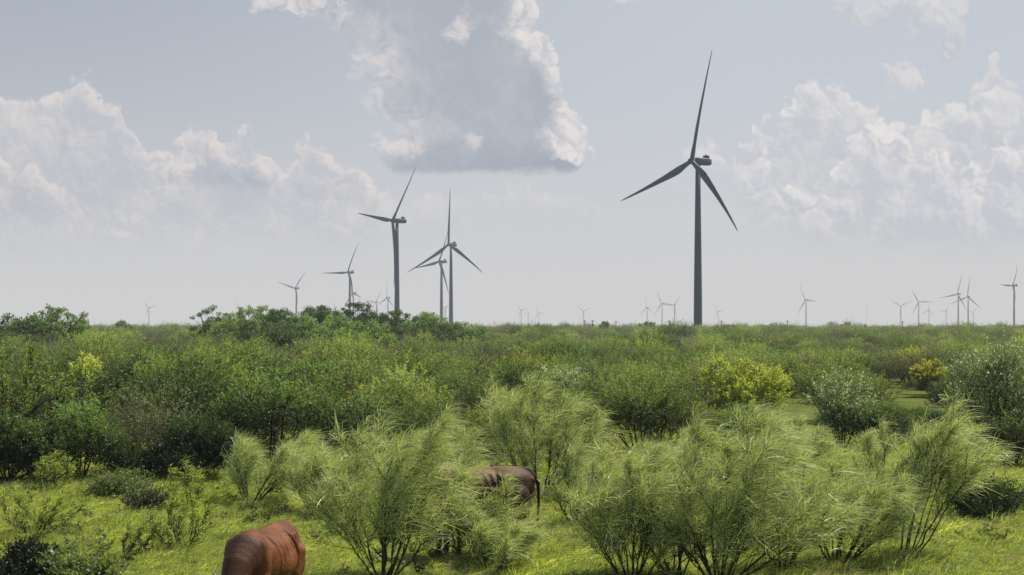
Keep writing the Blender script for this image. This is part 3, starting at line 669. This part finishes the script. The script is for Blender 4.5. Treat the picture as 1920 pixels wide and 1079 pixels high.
g_src = [tuft(1, 70, .24, .16, .010, 'grass'), tuft(2, 60, .34, .14, .010, 'grass', .35), tuft(3, 80, .15, .18, .010, 'grass', .6), tuft(4, 36, .36, .10, .007, 'drygrass', .3, .8)]
def patchy(x_, y_, s=1.0):
    return .5 + .5 * (np.sin(x_ * .9 * s + 1.3 * np.sin(y_ * .31 * s)) * np.cos(y_ * .52 * s + 1.7 * np.sin(x_ * .43 * s + 2)))
def wedge(n, y0, y1, r, k=.40, pw=1.0):
    Y_ = (r.uniform(0, 1, n) * (y1 ** (1 + pw) - y0 ** (1 + pw)) + y0 ** (1 + pw)) ** (1 / (1 + pw))
    return r.uniform(-1, 1, n) * (Y_ * k + 1.0), Y_
r = np.random.default_rng(3)
n = 52000
gx_, gy_ = wedge(n, 12, 48, r, .40, .6)
pt = patchy(gx_, gy_)
kp = r.uniform(0, 1, n) < .55 + .9 * patchy(gx_ * 1.3 + 2, gy_ * 1.1 + 9, 2.1)
gx_, gy_, pt = gx_[kp], gy_[kp], pt[kp]; n = len(gx_)
sc0 = 1
ix = np.where(r.uniform(0, 1, n) < .08 + .16 * (patchy(gx_ + 7, gy_, 1.7) > .60), 3, r.choice(3, n, p=[.42, .16, .42]))
sc = r.uniform(.6, 1.25, n) * (.55 + .62 * pt) * (1 + .35 * (patchy(gx_ * 1.9 + 4, gy_ * 1.2, 1.3) > .80))
sc = np.where(gy_ > 27, sc * 1.2, sc)
sc = np.minimum(sc, np.where(ix == 3, 1.1, 1.9))
scatter('grass', np.stack([gx_, gy_, np.zeros(n)], 1), np.stack([r.normal(size=n) * .1, r.normal(size=n) * .1, r.uniform(-.9, .9, n)], 1),
        np.stack([sc] * 2 + [sc * r.uniform(.8, 1.2, n)], 1), ix, g_src, 'bright yellow green grass covering the open ground', 'grass')
w_src = [weedplant(5, 90, .28, 'weed'), weedplant(6, 130, .22, 'weed'), weedplant(7, 70, .22, 'silver'), weedplant(8, 80, .30, 'yellow')]
n = 6000
wx_, wy_ = wedge(n, 13, 46, r, .40, .6)
keep = patchy(wx_ + 3, wy_ + 5, 1.3) + r.uniform(-.3, .3, n) > .55
wx_, wy_ = wx_[keep], wy_[keep]; n = len(wx_); sc = r.uniform(.35, 1.0, n)
scatter('weeds', np.stack([wx_, wy_, np.zeros(n)], 1), np.stack([np.zeros(n)] * 2 + [r.uniform(0, 6.28, n)], 1), np.stack([sc] * 3, 1),
        r.choice(4, n, p=[.42, .16, .22, .20]), w_src, 'mixed low leafy weeds growing through the grass', 'weeds')

# the brush from where the single shrubs end to the horizon
b_src = [hidden_src('brush', KIND[k]['protos'][v][0]) for k, v in (('feather', 0), ('feather', 1), ('olive', 0), ('dark', 0), ('yellow', 0), ('brown', 0))]
pr = [.27, .20, .22, .14, .04, .13]
allp = []
for (n, y0, y1, s0, s1, kk) in ((160, 34, FAR_START, .35, .55, .40), (1500, FAR_START - 2, 210, .7, 1.45, .42), (6500, 210, 620, .8, 2.0, .42), (160, 230, 800, 1.5, 2.2, .42), (120, 700, 1500, 1.8, 3.2, .42), (9000, 620, 2600, 1.3, 3.0, .42), (8000, 2600, 9000, 2.2, 4.2, .42)):
    x_, y_ = wedge(n, y0, y1, r, kk, .9); s = r.uniform(s0, s1, n)
    zs = np.where(y_ > 620, .60, .95) * r.uniform(.55, 1.2, n)
    if n < 300: zs = r.uniform(.75, 1.1, n)
    if y1 <= FAR_START:
        ok = np.array([not open_grass(a, b) and not any((a - c1) ** 2 + (b - c2) ** 2 < c3 ** 2 for c1, c2, c3 in hero_zone) for a, b in zip(x_, y_)])
        x_, y_, s, zs = x_[ok], y_[ok], s[ok], zs[ok]
    # patches of one colour; greyer, darker kinds take over far out
    pk = pr if y1 <= 210 else [.17, .12, .36, .20, .03, .12]
    f = patchy(x_ * .12, y_ * .05, 1.0)
    i_ = r.choice(6, len(x_), p=pk); i_ = np.where((f > .80) & (r.uniform(0, 1, len(x_)) < .6), 5, i_); i_ = np.where((f < .10) & (r.uniform(0, 1, len(x_)) < .35), 4, i_)
    allp.append((x_, y_, s, zs, i_))
bx = np.concatenate([a[0] for a in allp]); by = np.concatenate([a[1] for a in allp]); bs = np.concatenate([a[2] for a in allp]); bz = np.concatenate([a[3] for a in allp]); bi = np.concatenate([a[4] for a in allp])
n = len(bx)
scatter('far_brush', np.stack([bx, by, np.full(n, -.05)], 1), np.stack([np.zeros(n), np.zeros(n), r.uniform(0, 6.28, n)], 1), np.stack([bs, bs, bs * bz], 1),
        bi, b_src, 'continuous mass of thorny green brush stretching to the horizon', 'brush')

# ------------------------------------------------------------------ ground
m, nt = newmat('ground_soil'); g = N(nt, 'ShaderNodeNewGeometry')
t1 = N(nt, 'ShaderNodeTexNoise'); nt.links.new(g.outputs['Position'], t1.inputs['Vector']); t1.inputs['Scale'].default_value = .6; t1.inputs['Detail'].default_value = 8; t1.inputs['Roughness'].default_value = .65
t2 = N(nt, 'ShaderNodeTexNoise'); nt.links.new(g.outputs['Position'], t2.inputs['Vector']); t2.inputs['Scale'].default_value = 9; t2.inputs['Detail'].default_value = 5
cc = mixc(nt, X(nt, t1.outputs[0]).ss(.35, .65), (.10, .14, .035, 1), (.16, .19, .055, 1))
cc = mixc(nt, X(nt, t2.outputs[0]).ss(.52, .72), cc, (.17, .175, .075, 1))
d = N(nt, 'ShaderNodeBsdfDiffuse'); nt.links.new(cc, d.inputs[0])
bp = N(nt, 'ShaderNodeBump'); bp.inputs['Distance'].default_value = .05; nt.links.new(t2.outputs[0], bp.inputs['Height']); nt.links.new(bp.outputs[0], d.inputs['Normal'])
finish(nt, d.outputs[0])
G = 30000.0
gm = mesh_np('ground', [(-G, -2000, 0), (G, -2000, 0), (G, G, 0), (-G, G, 0)], [(0, 1, 2, 3)])
tag(obj('ground', gm, m), kind='structure')

# ------------------------------------------------------------------ wind turbines
def blade_mesh(B, th, cone, fwd, side, pitch0=8):
    """blade from the hub centre: th from the vertical in the rotor plane, cone = upwind tip bend / length"""
    up = Vector((0, 0, 1)); rad = side * math.sin(th) + up * math.cos(th); tan = side * math.cos(th) - up * math.sin(th)
    V, F = [], []
    st = [(.020, 2.3, 1.0), (.05, 2.3, 1.0), (.10, 2.7, .75), (.16, 3.5, .42), (.22, 3.9, .30), (.30, 3.6, .24), (.42, 2.9, .20), (.56, 2.25, .18), (.70, 1.65, .17), (.82, 1.2, .16), (.92, .85, .15), (.975, .5, .14), (1.0, .12, .14)]
    k = 10
    for u, ch, tk in st:
        c0 = rad * (B * u) + fwd * (cone * B * u * u)
        pa = R(pitch0 + 14 * (1 - u) ** 2)
        cd = (tan * math.cos(pa) + fwd * math.sin(pa)); nd = (fwd * math.cos(pa) - tan * math.sin(pa))
        off = .0 if tk > .9 else .18 * min(1, (1 - tk) * 1.2)
        for j in range(k):
            a = 2 * math.pi * j / k
            sh = ch * .5 * math.cos(a); w = ch * tk * .5 * math.sin(a) * (1.0 if tk > .7 else (1 - .75 * max(0, -math.cos(a))))
            V.append(c0 + cd * (sh - ch * off) + nd * w)
    for i in range(len(st) - 1):
        for j in range(k):
            F.append((i * k + j, i * k + (j + 1) % k, (i + 1) * k + (j + 1) % k, (i + 1) * k + j))
    return mesh_np('blade', [tuple(v) for v in V], F, True)
def loft(name, rings, cap=True):
    k = len(rings[0]); bm = bmesh.new(); rr = [[bm.verts.new(p) for p in ring] for ring in rings]
    for a, b in zip(rr[:-1], rr[1:]):
        for j in range(k): bm.faces.new((a[j], a[(j + 1) % k], b[(j + 1) % k], b[j]))
    if cap: bm.faces.new(rr[0][::-1]); bm.faces.new(rr[-1])
    bmesh.ops.recalc_face_normals(bm, faces=bm.faces)
    me = bpy.data.meshes.new(name); bm.to_mesh(me); bm.free()
    for p in me.polygons: p.use_smooth = len(p.vertices) == 4
    return me
def turbine(hx, hy, yaw, ph, B, label, tips=None, hubh=90.0, cone=.05):
    D = FPX * (hubh - CAMH) / (HZ - hy); a = R(yaw)
    fwd = Vector((-math.sin(a), -math.cos(a), 0)); side = Vector((math.cos(a), -math.sin(a), 0)); up = Vector((0, 0, 1))
    hub = Vector((gx(hx, D), D, hubh)); OV = 4.2
    base = hub - fwd * OV; base.z = 0
    t = thing('wind_turbine', base, label, 'wind turbine', 'wind turbines across the horizon')
    rg = []
    for z, rd in ((-1, 2.3), (0, 2.3), (20, 2.15), (45, 1.85), (70, 1.5), (hubh - 2.0, 1.25)):
        rg.append([(rd * math.cos(2 * math.pi * j / 24), rd * math.sin(2 * math.pi * j / 24), z) for j in range(24)])
    obj('tower', loft('tower', rg), M['paint'], t)
    # nacelle: rounded box along -fwd
    rg = []
    for s, w, h, dz_ in ((-OV + 1.9, 1.3, 1.5, 0), (-OV + 2.5, 1.75, 1.85, 0), (-OV + 5, 1.95, 1.95, .05), (OV * 0 + 4.0, 1.95, 1.95, .05), (7.6, 1.85, 1.75, 0), (8.3, 1.3, 1.25, 0)):
        ring = []
        for j in range(16):
            an = 2 * math.pi * j / 16; cs, sn = math.cos(an), math.sin(an)
            e = .45
            q = side * (w * math.copysign(abs(cs) ** e, cs)) + up * (h * math.copysign(abs(sn) ** e, sn) + dz_)
            ring.append(tuple(-fwd * s + q + up * hubh))
        rg.append(ring)
    na = obj('nacelle', loft('nacelle', rg), M['paint'], t)
    rg = []
    for z, w in ((1.9, 1.0), (2.1, 1.25), (3.3, 1.2), (3.5, .9)):
        rg.append([tuple(-fwd * (5.6 + dx_ * w * .9) + side * (dy_ * w * 1.1) + up * (hubh + z)) for dx_, dy_ in ((-1, -1), (1, -1), (1, 1), (-1, 1))])
    obj('cooler', loft('cooler', rg), M['paintdark'], t)
    am = Tubes(); b0 = -fwd * 5.2 + up * (hubh + 3.3)
    am.add([tuple(b0), tuple(b0 + up * 1.5)], [.07, .05], 5); am.add([tuple(b0 + side * .8), tuple(b0 + side * .8 + up * 1.1)], [.07, .05], 5)
    obj('wind_vane', am.mesh('wind_vane'), M['paintdark'], t)
    hb = fwd * OV + up * hubh
    rg = []
    for s, rd in ((-1.9, 1.35), (-1.2, 1.6), (.6, 1.6), (1.5, 1.25), (2.1, .7), (2.3, .15)):
        rg.append([tuple(hb + fwd * s + side * (rd * math.cos(2 * math.pi * j / 16)) + up * (rd * math.sin(2 * math.pi * j / 16))) for j in range(16)])
    obj('hub', loft('hub', rg), M['paint'], t)
    for k in range(3):
        th, cn = R(ph + 120 * k), cone
        if tips:
            best = 1e9; th0 = th
            for tt in [th0 + R(q) for q in range(-22, 23)]:
                for c_ in [q * .02 for q in range(-12, 16)]:
                    p = hub + B * (side * math.sin(tt) + up * math.cos(tt)) + fwd * (c_ * B)
                    qx_, qy_ = 960 + FPX * p.x / p.y, HZ - FPX * (p.z - CAMH) / p.y
                    e = min((qx_ - u_) ** 2 + (qy_ - v_) ** 2 for u_, v_ in tips) + (c_ - .05) ** 2 * 60
                    if e < best: best, th, cn = e, tt, c_
        o = obj('blade', blade_mesh(B, th, cn, fwd, side), M['paint'], t, tuple(hb))
    return t
TT = [
 (1297,302,57.5,15,58, 'by far the tallest wind turbine, right of the picture centre', [(1336,92),(1163,376),(1383,435)]),
 (736,414,55,45,56, 'second tallest wind turbine, with a blade pointing straight down beside its tower', [(780,313),(671,400),(738,540)]),
 (841,459,36,3,59, 'third tallest wind turbine, upper blade vertical and two spread like an inverted Y', [(844,354),(763,511),(905,512)]),
 (823,491,50,27,52, 'wind turbine just left of and overlapped by the inverted-Y turbine', [(841,427),(776,503),(841,553)]),
 (652,511,42,33,53, 'wind turbine with one flat blade to the left above the airy tree', [(674,453),(602,512),(657,560)]),
 (553,541,37,48,52, 'V-shaped wind turbine left of the tree row tops', [(574,508),(521,529),(552,575)]),
 (660,550,50,105,50, 'small wind turbine hidden behind the one with the flat blade', None),
 (676,570,55,93,55, 'tiny wind turbine of which mainly one upright blade shows above the airy tree', None),
 (704,567,41,39,55, 'small wind turbine with a steep right blade, left of the second tallest', None),
 (725,559,51,6,55, 'small wind turbine right against the second tallest, one blade upright', None),
 (627,577,70,15,58, 'tiny faint wind turbine with a vertical blade above the dense domed tree', None),
 (834,578,40,63,45, 'tiny faint wind turbine between the two towers of the overlapping pair', None),
 (278,578,27,78,50, 'leftmost wind turbine, small and alone above the horizon', None),
 (449,581,33,90,58, 'wind turbine whose blade alone sticks out above the left tree row', None),
 (976.4,582.3,43,81,55, 'left one of three small turbines left of the horizon centre', None),
 (989.8,589.7,51,57,55, 'shortest, middle one of three small turbines near the horizon centre', None),
 (1009.5,587,37,99,55, 'right one of three small turbines near the horizon centre', None),
 (1094,583.7,23,69,50, 'Y-shaped small turbine alone between the small trio and the distant pair', None),
 (1212,577,59,114,58, 'small turbine above the small dark tree, left of the distant pair', None),
 (1240,569.8,47,99,58, 'left turbine of the distant pair next to the tallest tower', None),
 (1263.4,572.7,45,42,58, 'right turbine of the distant pair, nearest on the left to the tallest tower', None),
 (1345.6,584.5,55,93,55, 'small turbine immediately right of the tallest tower', None),
 (1509.6,563,57,96,58, 'solitary mid-sized turbine between the tallest one and the right group', None),
 (1688.8,574.6,30,63,55, 'wide Y-shaped turbine at the left end of the right group', None),
 (1722.8,566.7,10,90,52, 'turbine with a level right blade, second in the right group', None),
 (1740.8,581.8,53,6,50, 'low turbine with a vertical blade, third in the right group', None),
 (1772.9,584.2,51,36,50, 'low turbine left of the tall crossing pair', None),
 (1794.7,551.9,60,21,58, 'left turbine of the tall crossing pair in the right group', None),
 (1814,556.7,47,9,58, 'right turbine of the tall crossing pair in the right group', None),
 (1824,585.4,40,45,50, 'tiny turbine just right of the tall crossing pair', None),
 (1898.4,535.8,70,12,56, 'rightmost wind turbine, cut close to the right picture edge', [(1906,494.4),(1882.4,533.4),(1897.2,581.8)]),
]
for a in TT: turbine(a[0], a[1], a[2], a[3], a[4], a[5], a[6])

# ------------------------------------------------------------------ utility poles, mast, sheds on the horizon
def upole(px_, pyt, D, label, kind_=0):
    s = FPX / D; H = CAMH + (HZ - pyt) / s
    t = thing('utility_pole', (gx(px_, D), D, 0), label, 'utility pole', 'utility poles along the horizon', .5)
    T = Tubes(); T.add([(0, 0, 0), (0, 0, H)], [.24, .17], 8); obj('pole', T.mesh('pole'), M['polewood'], t)
    T = Tubes(); T.add([(-1.3, 0, H - .7), (1.3, 0, H - .7)], [.11, .11], 4); obj('crossarm', T.mesh('crossarm'), M['polewood'], t)
    if kind_:
        T = Tubes(); T.add([(.45, 0, H - 3.6), (.45, 0, H - 3.4), (.45, 0, H - 2.2), (.45, 0, H - 2.1)], [.1, .5, .5, .1], 10); obj('transformer', T.mesh('transformer'), M['polewood'], t)
upole(1110.8, 600, 700, 'utility pole with a transformer can, right of the lone Y-shaped turbine', 1)
upole(1155, 602, 800, 'thin utility pole right of the tiny rounded tree')
upole(1096.5, 600, 760, 'utility pole beside the tower of the lone Y-shaped turbine')
upole(1254, 601, 780, 'utility pole between the distant pair of turbines', 1)
upole(1352.5, 601, 780, 'utility pole just right of the small turbine by the tallest tower')
upole(1476.5, 601, 780, 'utility pole left of the solitary mid-sized turbine')
upole(1692.5, 602, 800, 'utility pole at the foot of the wide Y-shaped turbine')
upole(1033, 608, 900, 'short utility pole right of the small turbine trio')
def mast(px_, pyt, D):
    s = FPX / D; H = CAMH + (HZ - pyt) / s; T = Tubes()
    for k in range(3):
        a = k * 2.094; T.add([(math.cos(a) * .9, math.sin(a) * .9, 0), (math.cos(a) * .9, math.sin(a) * .9, H)], [.14, .14], 4)
    nb = int(H / 6)
    for i in range(nb):
        for k in range(3):
            a, b = k * 2.094, (k + 1) * 2.094
            T.add([(math.cos(a) * .9, math.sin(a) * .9, H * i / nb), (math.cos(b) * .9, math.sin(b) * .9, H * (i + 1) / nb)], [.09, .09], 3)
    o = obj('lattice_mast', T.mesh('lattice_mast'), M['metalgrey'], None, (gx(px_, D), D, 0))
    tag(o, 'faint thin lattice mast between the solitary turbine and the right group', 'mast')
mast(1625, 569, 6500)
def shed(px_, D, w, h, label):
    t = thing('long_shed', (gx(px_, D), D, 0), label, 'shed')
    def box(nm, x0, x1, y0, y1, z0, z1, mt):
        V = [(x0,y0,z0),(x1,y0,z0),(x1,y1,z0),(x0,y1,z0),(x0,y0,z1),(x1,y0,z1),(x1,y1,z1),(x0,y1,z1)]
        F = [(0,3,2,1),(4,5,6,7),(0,1,5,4),(1,2,6,5),(2,3,7,6),(3,0,4,7)]
        obj(nm, mesh_np(nm, V, F), mt, t)
    box('wall', -w/2, w/2, -5, 5, 0, h, M['metalgrey'])
    V = [(-w/2-.4,-5.4,h+.02),(w/2+.4,-5.4,h+.02),(w/2+.4,5.4,h+.02),(-w/2-.4,5.4,h+.02),(-w/2-.4,0,h+1.4),(w/2+.4,0,h+1.4)]
    bm = bmesh.new(); vs = [bm.verts.new(v) for v in V]
    for f in ((0,1,5,4),(3,4,5,2),(0,4,3),(1,2,5),(0,3,2,1)): bm.faces.new([vs[i] for i in f])
    me = bpy.data.meshes.new('roof'); bm.to_mesh(me); bm.free(); obj('roof', me, M['metalgrey'], t)
    for k in range(3): box('door', -w/2 + w*(k+.6)/3.2, -w/2 + w*(k+.6)/3.2 + 3, -5.06, -5.0, .05, 3, M['paintdark'])
shed(1179, 1100, 9, 4.6, 'long pale shed roof just clearing the brush beside the small dark tree')

# ------------------------------------------------------------------ cattle
def hide(name, A, B, C, BACK=None):
    m, nt = newmat(name); tcn = N(nt, 'ShaderNodeTexCoord')
    b = N(nt, 'ShaderNodeBsdfPrincipled'); b.inputs['Roughness'].default_value = .56; b.inputs['Specular IOR Level'].default_value = .32
    mp = N(nt, 'ShaderNodeMapping'); mp.inputs['Scale'].default_value = (2.2, 2.2, 2.2); nt.links.new(tcn.outputs['Object'], mp.inputs['Vector'])
    t = N(nt, 'ShaderNodeTexNoise'); nt.links.new(mp.outputs[0], t.inputs['Vector']); t.inputs['Scale'].default_value = 1.6; t.inputs['Detail'].default_value = 6; t.inputs['Roughness'].default_value = .7
    mp2 = N(nt, 'ShaderNodeMapping'); mp2.inputs['Scale'].default_value = (30, 90, 14); nt.links.new(tcn.outputs['Object'], mp2.inputs['Vector'])
    t2 = N(nt, 'ShaderNodeTexNoise'); nt.links.new(mp2.outputs[0], t2.inputs['Vector']); t2.inputs['Scale'].default_value = 2; t2.inputs['Detail'].default_value = 4
    c = mixc(nt, X(nt, t.outputs[0]).ss(.35, .65), A, B)
    sp = N(nt, 'ShaderNodeSeparateXYZ'); nt.links.new(tcn.outputs['Object'], sp.inputs[0])
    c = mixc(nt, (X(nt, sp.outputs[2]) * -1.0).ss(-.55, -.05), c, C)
    c = mixc(nt, X(nt, sp.outputs[0]).ss(.48, .72) * .8, c, C)  # neck and shoulder shade painted into the front of the coat
    if BACK: c = mixc(nt, X(nt, sp.outputs[2]).ss(1.16, 1.28) * X(nt, sp.outputs[0]).ss(-.80, -.50), c, BACK)
    nt.links.new(c, b.inputs['Base Color'])
    bp = N(nt, 'ShaderNodeBump'); bp.inputs['Distance'].default_value = .012; bp.inputs['Strength'].default_value = .7
    link(nt, X(nt, t2.outputs[0]) * .8 + X(nt, t.outputs[0]) * .5, bp.inputs['Height']); nt.links.new(bp.outputs[0], b.inputs['Normal'])
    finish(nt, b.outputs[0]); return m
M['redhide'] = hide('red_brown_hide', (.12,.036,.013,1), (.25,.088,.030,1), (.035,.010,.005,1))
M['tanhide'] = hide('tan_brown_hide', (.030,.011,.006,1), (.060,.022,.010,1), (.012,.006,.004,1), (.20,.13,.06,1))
M['horn'] = solid('horn', (.25,.2,.15), .5, .2, 8); M['hoof'] = solid('hoof', (.03,.025,.02), .5, .2, 8); M['eye'] = solid('eye', (.01,.008,.006), .1, .1, 8, .8)
def cow(name, label, hidem, loc, rz, head_low=.28, sc=1.0, group='cattle grazing in the grass'):
    t = thing(name, loc, label, 'cow', group, rz, sc)
    b0 = bmesh.new(); bmesh.ops.create_icosphere(b0, subdivisions=3, radius=1)
    IV = np.array([tuple(v.co) for v in b0.verts]); IF = np.array([[v.index for v in f.verts] for f in b0.faces]); b0.free()
    VV, FF = [], []
    def ell(c, rr, rot=(0, 0, 0)):
        m3 = np.array((Matrix.Rotation(rot[2], 3, 'Z') @ Matrix.Rotation(rot[1], 3, 'Y') @ Matrix.Rotation(rot[0], 3, 'X')).to_4x4())[:3, :3] * np.array(rr)[None]
        FF.append(IF + len(VV) * len(IV)); VV.append(IV @ m3.T + np.array(tuple(c)))
    def limb(pts):
        for (p0, r0), (p1, r1) in zip(pts[:-1], pts[1:]):
            p0, p1 = Vector(p0), Vector(p1); n_ = max(2, int((p1 - p0).length / (min(r0, r1) * .35)))
            for i in range(n_ + 1):
                u = i / n_; ell(p0.lerp(p1, u), (r0 + (r1 - r0) * u,) * 3)
    ell((0, 0, .98), (.78, .335, .36)); ell((-.15, 0, .90), (.55, .36, .34))           # barrel and belly
    ell((.48, 0, 1.02), (.34, .27, .37)); ell((.40, 0, 1.30), (.24, .075, .09))        # shoulders and withers
    ell((.50, .20, 1.0), (.13, .11, .30), (0, .25, 0)); ell((.50, -.20, 1.0), (.13, .11, .30), (0, .25, 0))   # shoulder blades
    ell((-.50, 0, 1.08), (.42, .27, .29)); ell((-.72, 0, 1.10), (.19, .20, .21))       # rump
    limb([((.42, 0, 1.315), .055), ((.1, 0, 1.30), .045), ((-.35, 0, 1.32), .05), ((-.80, 0, 1.30), .055), ((-.88, 0, 1.22), .05)])  # spine
    for s in (-1, 1):
        ell((-.46, s * .20, 1.20), (.13, .075, .07), (0, 0, s * .5)); ell((-.84, s * .10, 1.15), (.06, .05, .06))    # hip and pin bones
        for i in range(6):                                                              # ribs
            x0 = .26 - i * .115
            pts = []
            for j in range(9):
                an = R(28 + j * 13); k_ = math.sin(an) if False else 0
                yy = s * math.sin(R(35 + j * 12)) * (.317 + .004 * ((i * 7) % 3)); zz = .98 + math.cos(R(35 + j * 12)) * .345
                pts.append(((x0 - j * .022, yy, zz), .024))
            limb(pts)
        ell((-.62, s * .20, .86), (.20, .12, .30), (0, .25, 0))
        limb([((-.60, s * .20, .95), .15), ((-.50, s * .20, .70), .11), ((-.70, s * .185, .46), .062), ((-.665, s * .18, .15), .045), ((-.63, s * .18, .05), .058)])
        f_ = .08 if s > 0 else -.06
        limb([((.50, s * .17, .80), .13), ((.52 + f_, s * .165, .46), .068), ((.51 + f_, s * .16, .40), .06), ((.50 + f_ * 1.2, s * .16, .14), .043), ((.53 + f_ * 1.2, s * .16, .05), .058)])
    hz_ = head_low
    limb([((.55, 0, 1.10), .27), ((.80, 0, .98), .20), ((1.02, 0, .55 + hz_ * .7), .145)])
    for q in range(5): ell((.70 + q * .07, 0, .86 - q * .07 + hz_ * .3), (.10, .03, .14))  # dewlap
    ell((1.08, 0, .47 + hz_ * .75), (.15, .125, .15))
    limb([((1.08, 0, .46 + hz_ * .75), .13), ((1.20, 0, .26 + hz_ * .8), .10), ((1.28, 0, .08 + hz_ * .85), .082)])
    ell((1.30, 0, .06 + hz_ * .85), (.07, .095, .06))
    me0 = mesh_np('body', np.concatenate(VV), np.concatenate(FF))
    tmp = bpy.data.objects.new('body', me0); COL.objects.link(tmp)
    md = tmp.modifiers.new('r', 'REMESH'); md.mode = 'VOXEL'; md.voxel_size = .015; md.use_smooth_shade = True
    ms = tmp.modifiers.new('s', 'SMOOTH'); ms.factor = .5; ms.iterations = 9
    dg = bpy.context.evaluated_depsgraph_get(); ev = tmp.evaluated_get(dg)
    me = bpy.data.meshes.new_from_object(ev); bpy.data.objects.remove(tmp)
    me.name = 'body'; me.materials.clear()
    for p in me.polygons: p.use_smooth = True
    body = obj('body', me, M[hidem], t)
    def ico(nm, c, rr, mt, rot=(0, 0, 0), par=t):
        b2 = bmesh.new(); mt_ = Matrix.Translation(c) @ Matrix.Rotation(rot[2], 4, 'Z') @ Matrix.Rotation(rot[1], 4, 'Y') @ Matrix.Rotation(rot[0], 4, 'X') @ Matrix.Diagonal((*rr, 1))
        bmesh.ops.create_icosphere(b2, subdivisions=2, radius=1, matrix=mt_); m_ = bpy.data.meshes.new(nm); b2.to_mesh(m_); b2.free()
        for p in m_.polygons: p.use_smooth = True
        return obj(nm, m_, mt, par)
    for s in (-1, 1):
        ico('ear', (1.02, s * .21, .52 + hz_ * .75), (.04, .12, .055), M[hidem], (R(20) * -s, 0, R(-15) * s))
        ico('eye', (1.165, s * .105, .40 + hz_ * .75), (.022, .016, .022), M['eye'])
        T = Tubes(); T.add([(1.03, s * .09, .60 + hz_ * .75), (1.03, s * .18, .66 + hz_ * .75), (1.06, s * .24, .74 + hz_ * .75)], [.035, .025, .006], 8)
        obj('horn', T.mesh('horn'), M['horn'], t)
        for xx in (.53 + (.096 if s > 0 else -.072), -.63):
            ico('hoof', (xx + .015, s * (.16 if xx > 0 else .18), .03), (.075, .058, .045), M['hoof'])
    T = Tubes(); T.add([(-.88, 0, 1.24), (-.96, 0, 1.10), (-.97, 0, .80), (-.95, .02, .55)], [.04, .03, .02, .016], 8)
    tl = obj('tail', T.mesh('tail'), M[hidem], t)
    T = Tubes(); T.add([(-.95, .02, .56), (-.95, .02, .42), (-.94, .03, .30)], [.02, .045, .008], 8)
    obj('tail_tuft', T.mesh('tail_tuft'), M['hoof'], tl)
    return t
# red cow: withers at (455,1003), rump at (545,972)
Dm = FPX * (CAMH - 1.20) / (988 - HZ)
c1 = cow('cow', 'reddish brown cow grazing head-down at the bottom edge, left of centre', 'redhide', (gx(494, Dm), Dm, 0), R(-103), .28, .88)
D2 = FPX * (CAMH - 1.36) / (876 - HZ)
c2 = cow('cow', 'dark brown cow mostly hidden behind the wispy bushes at the picture centre', 'tanhide', (gx(893, D2), D2, 0), R(190), .30, 1.0)
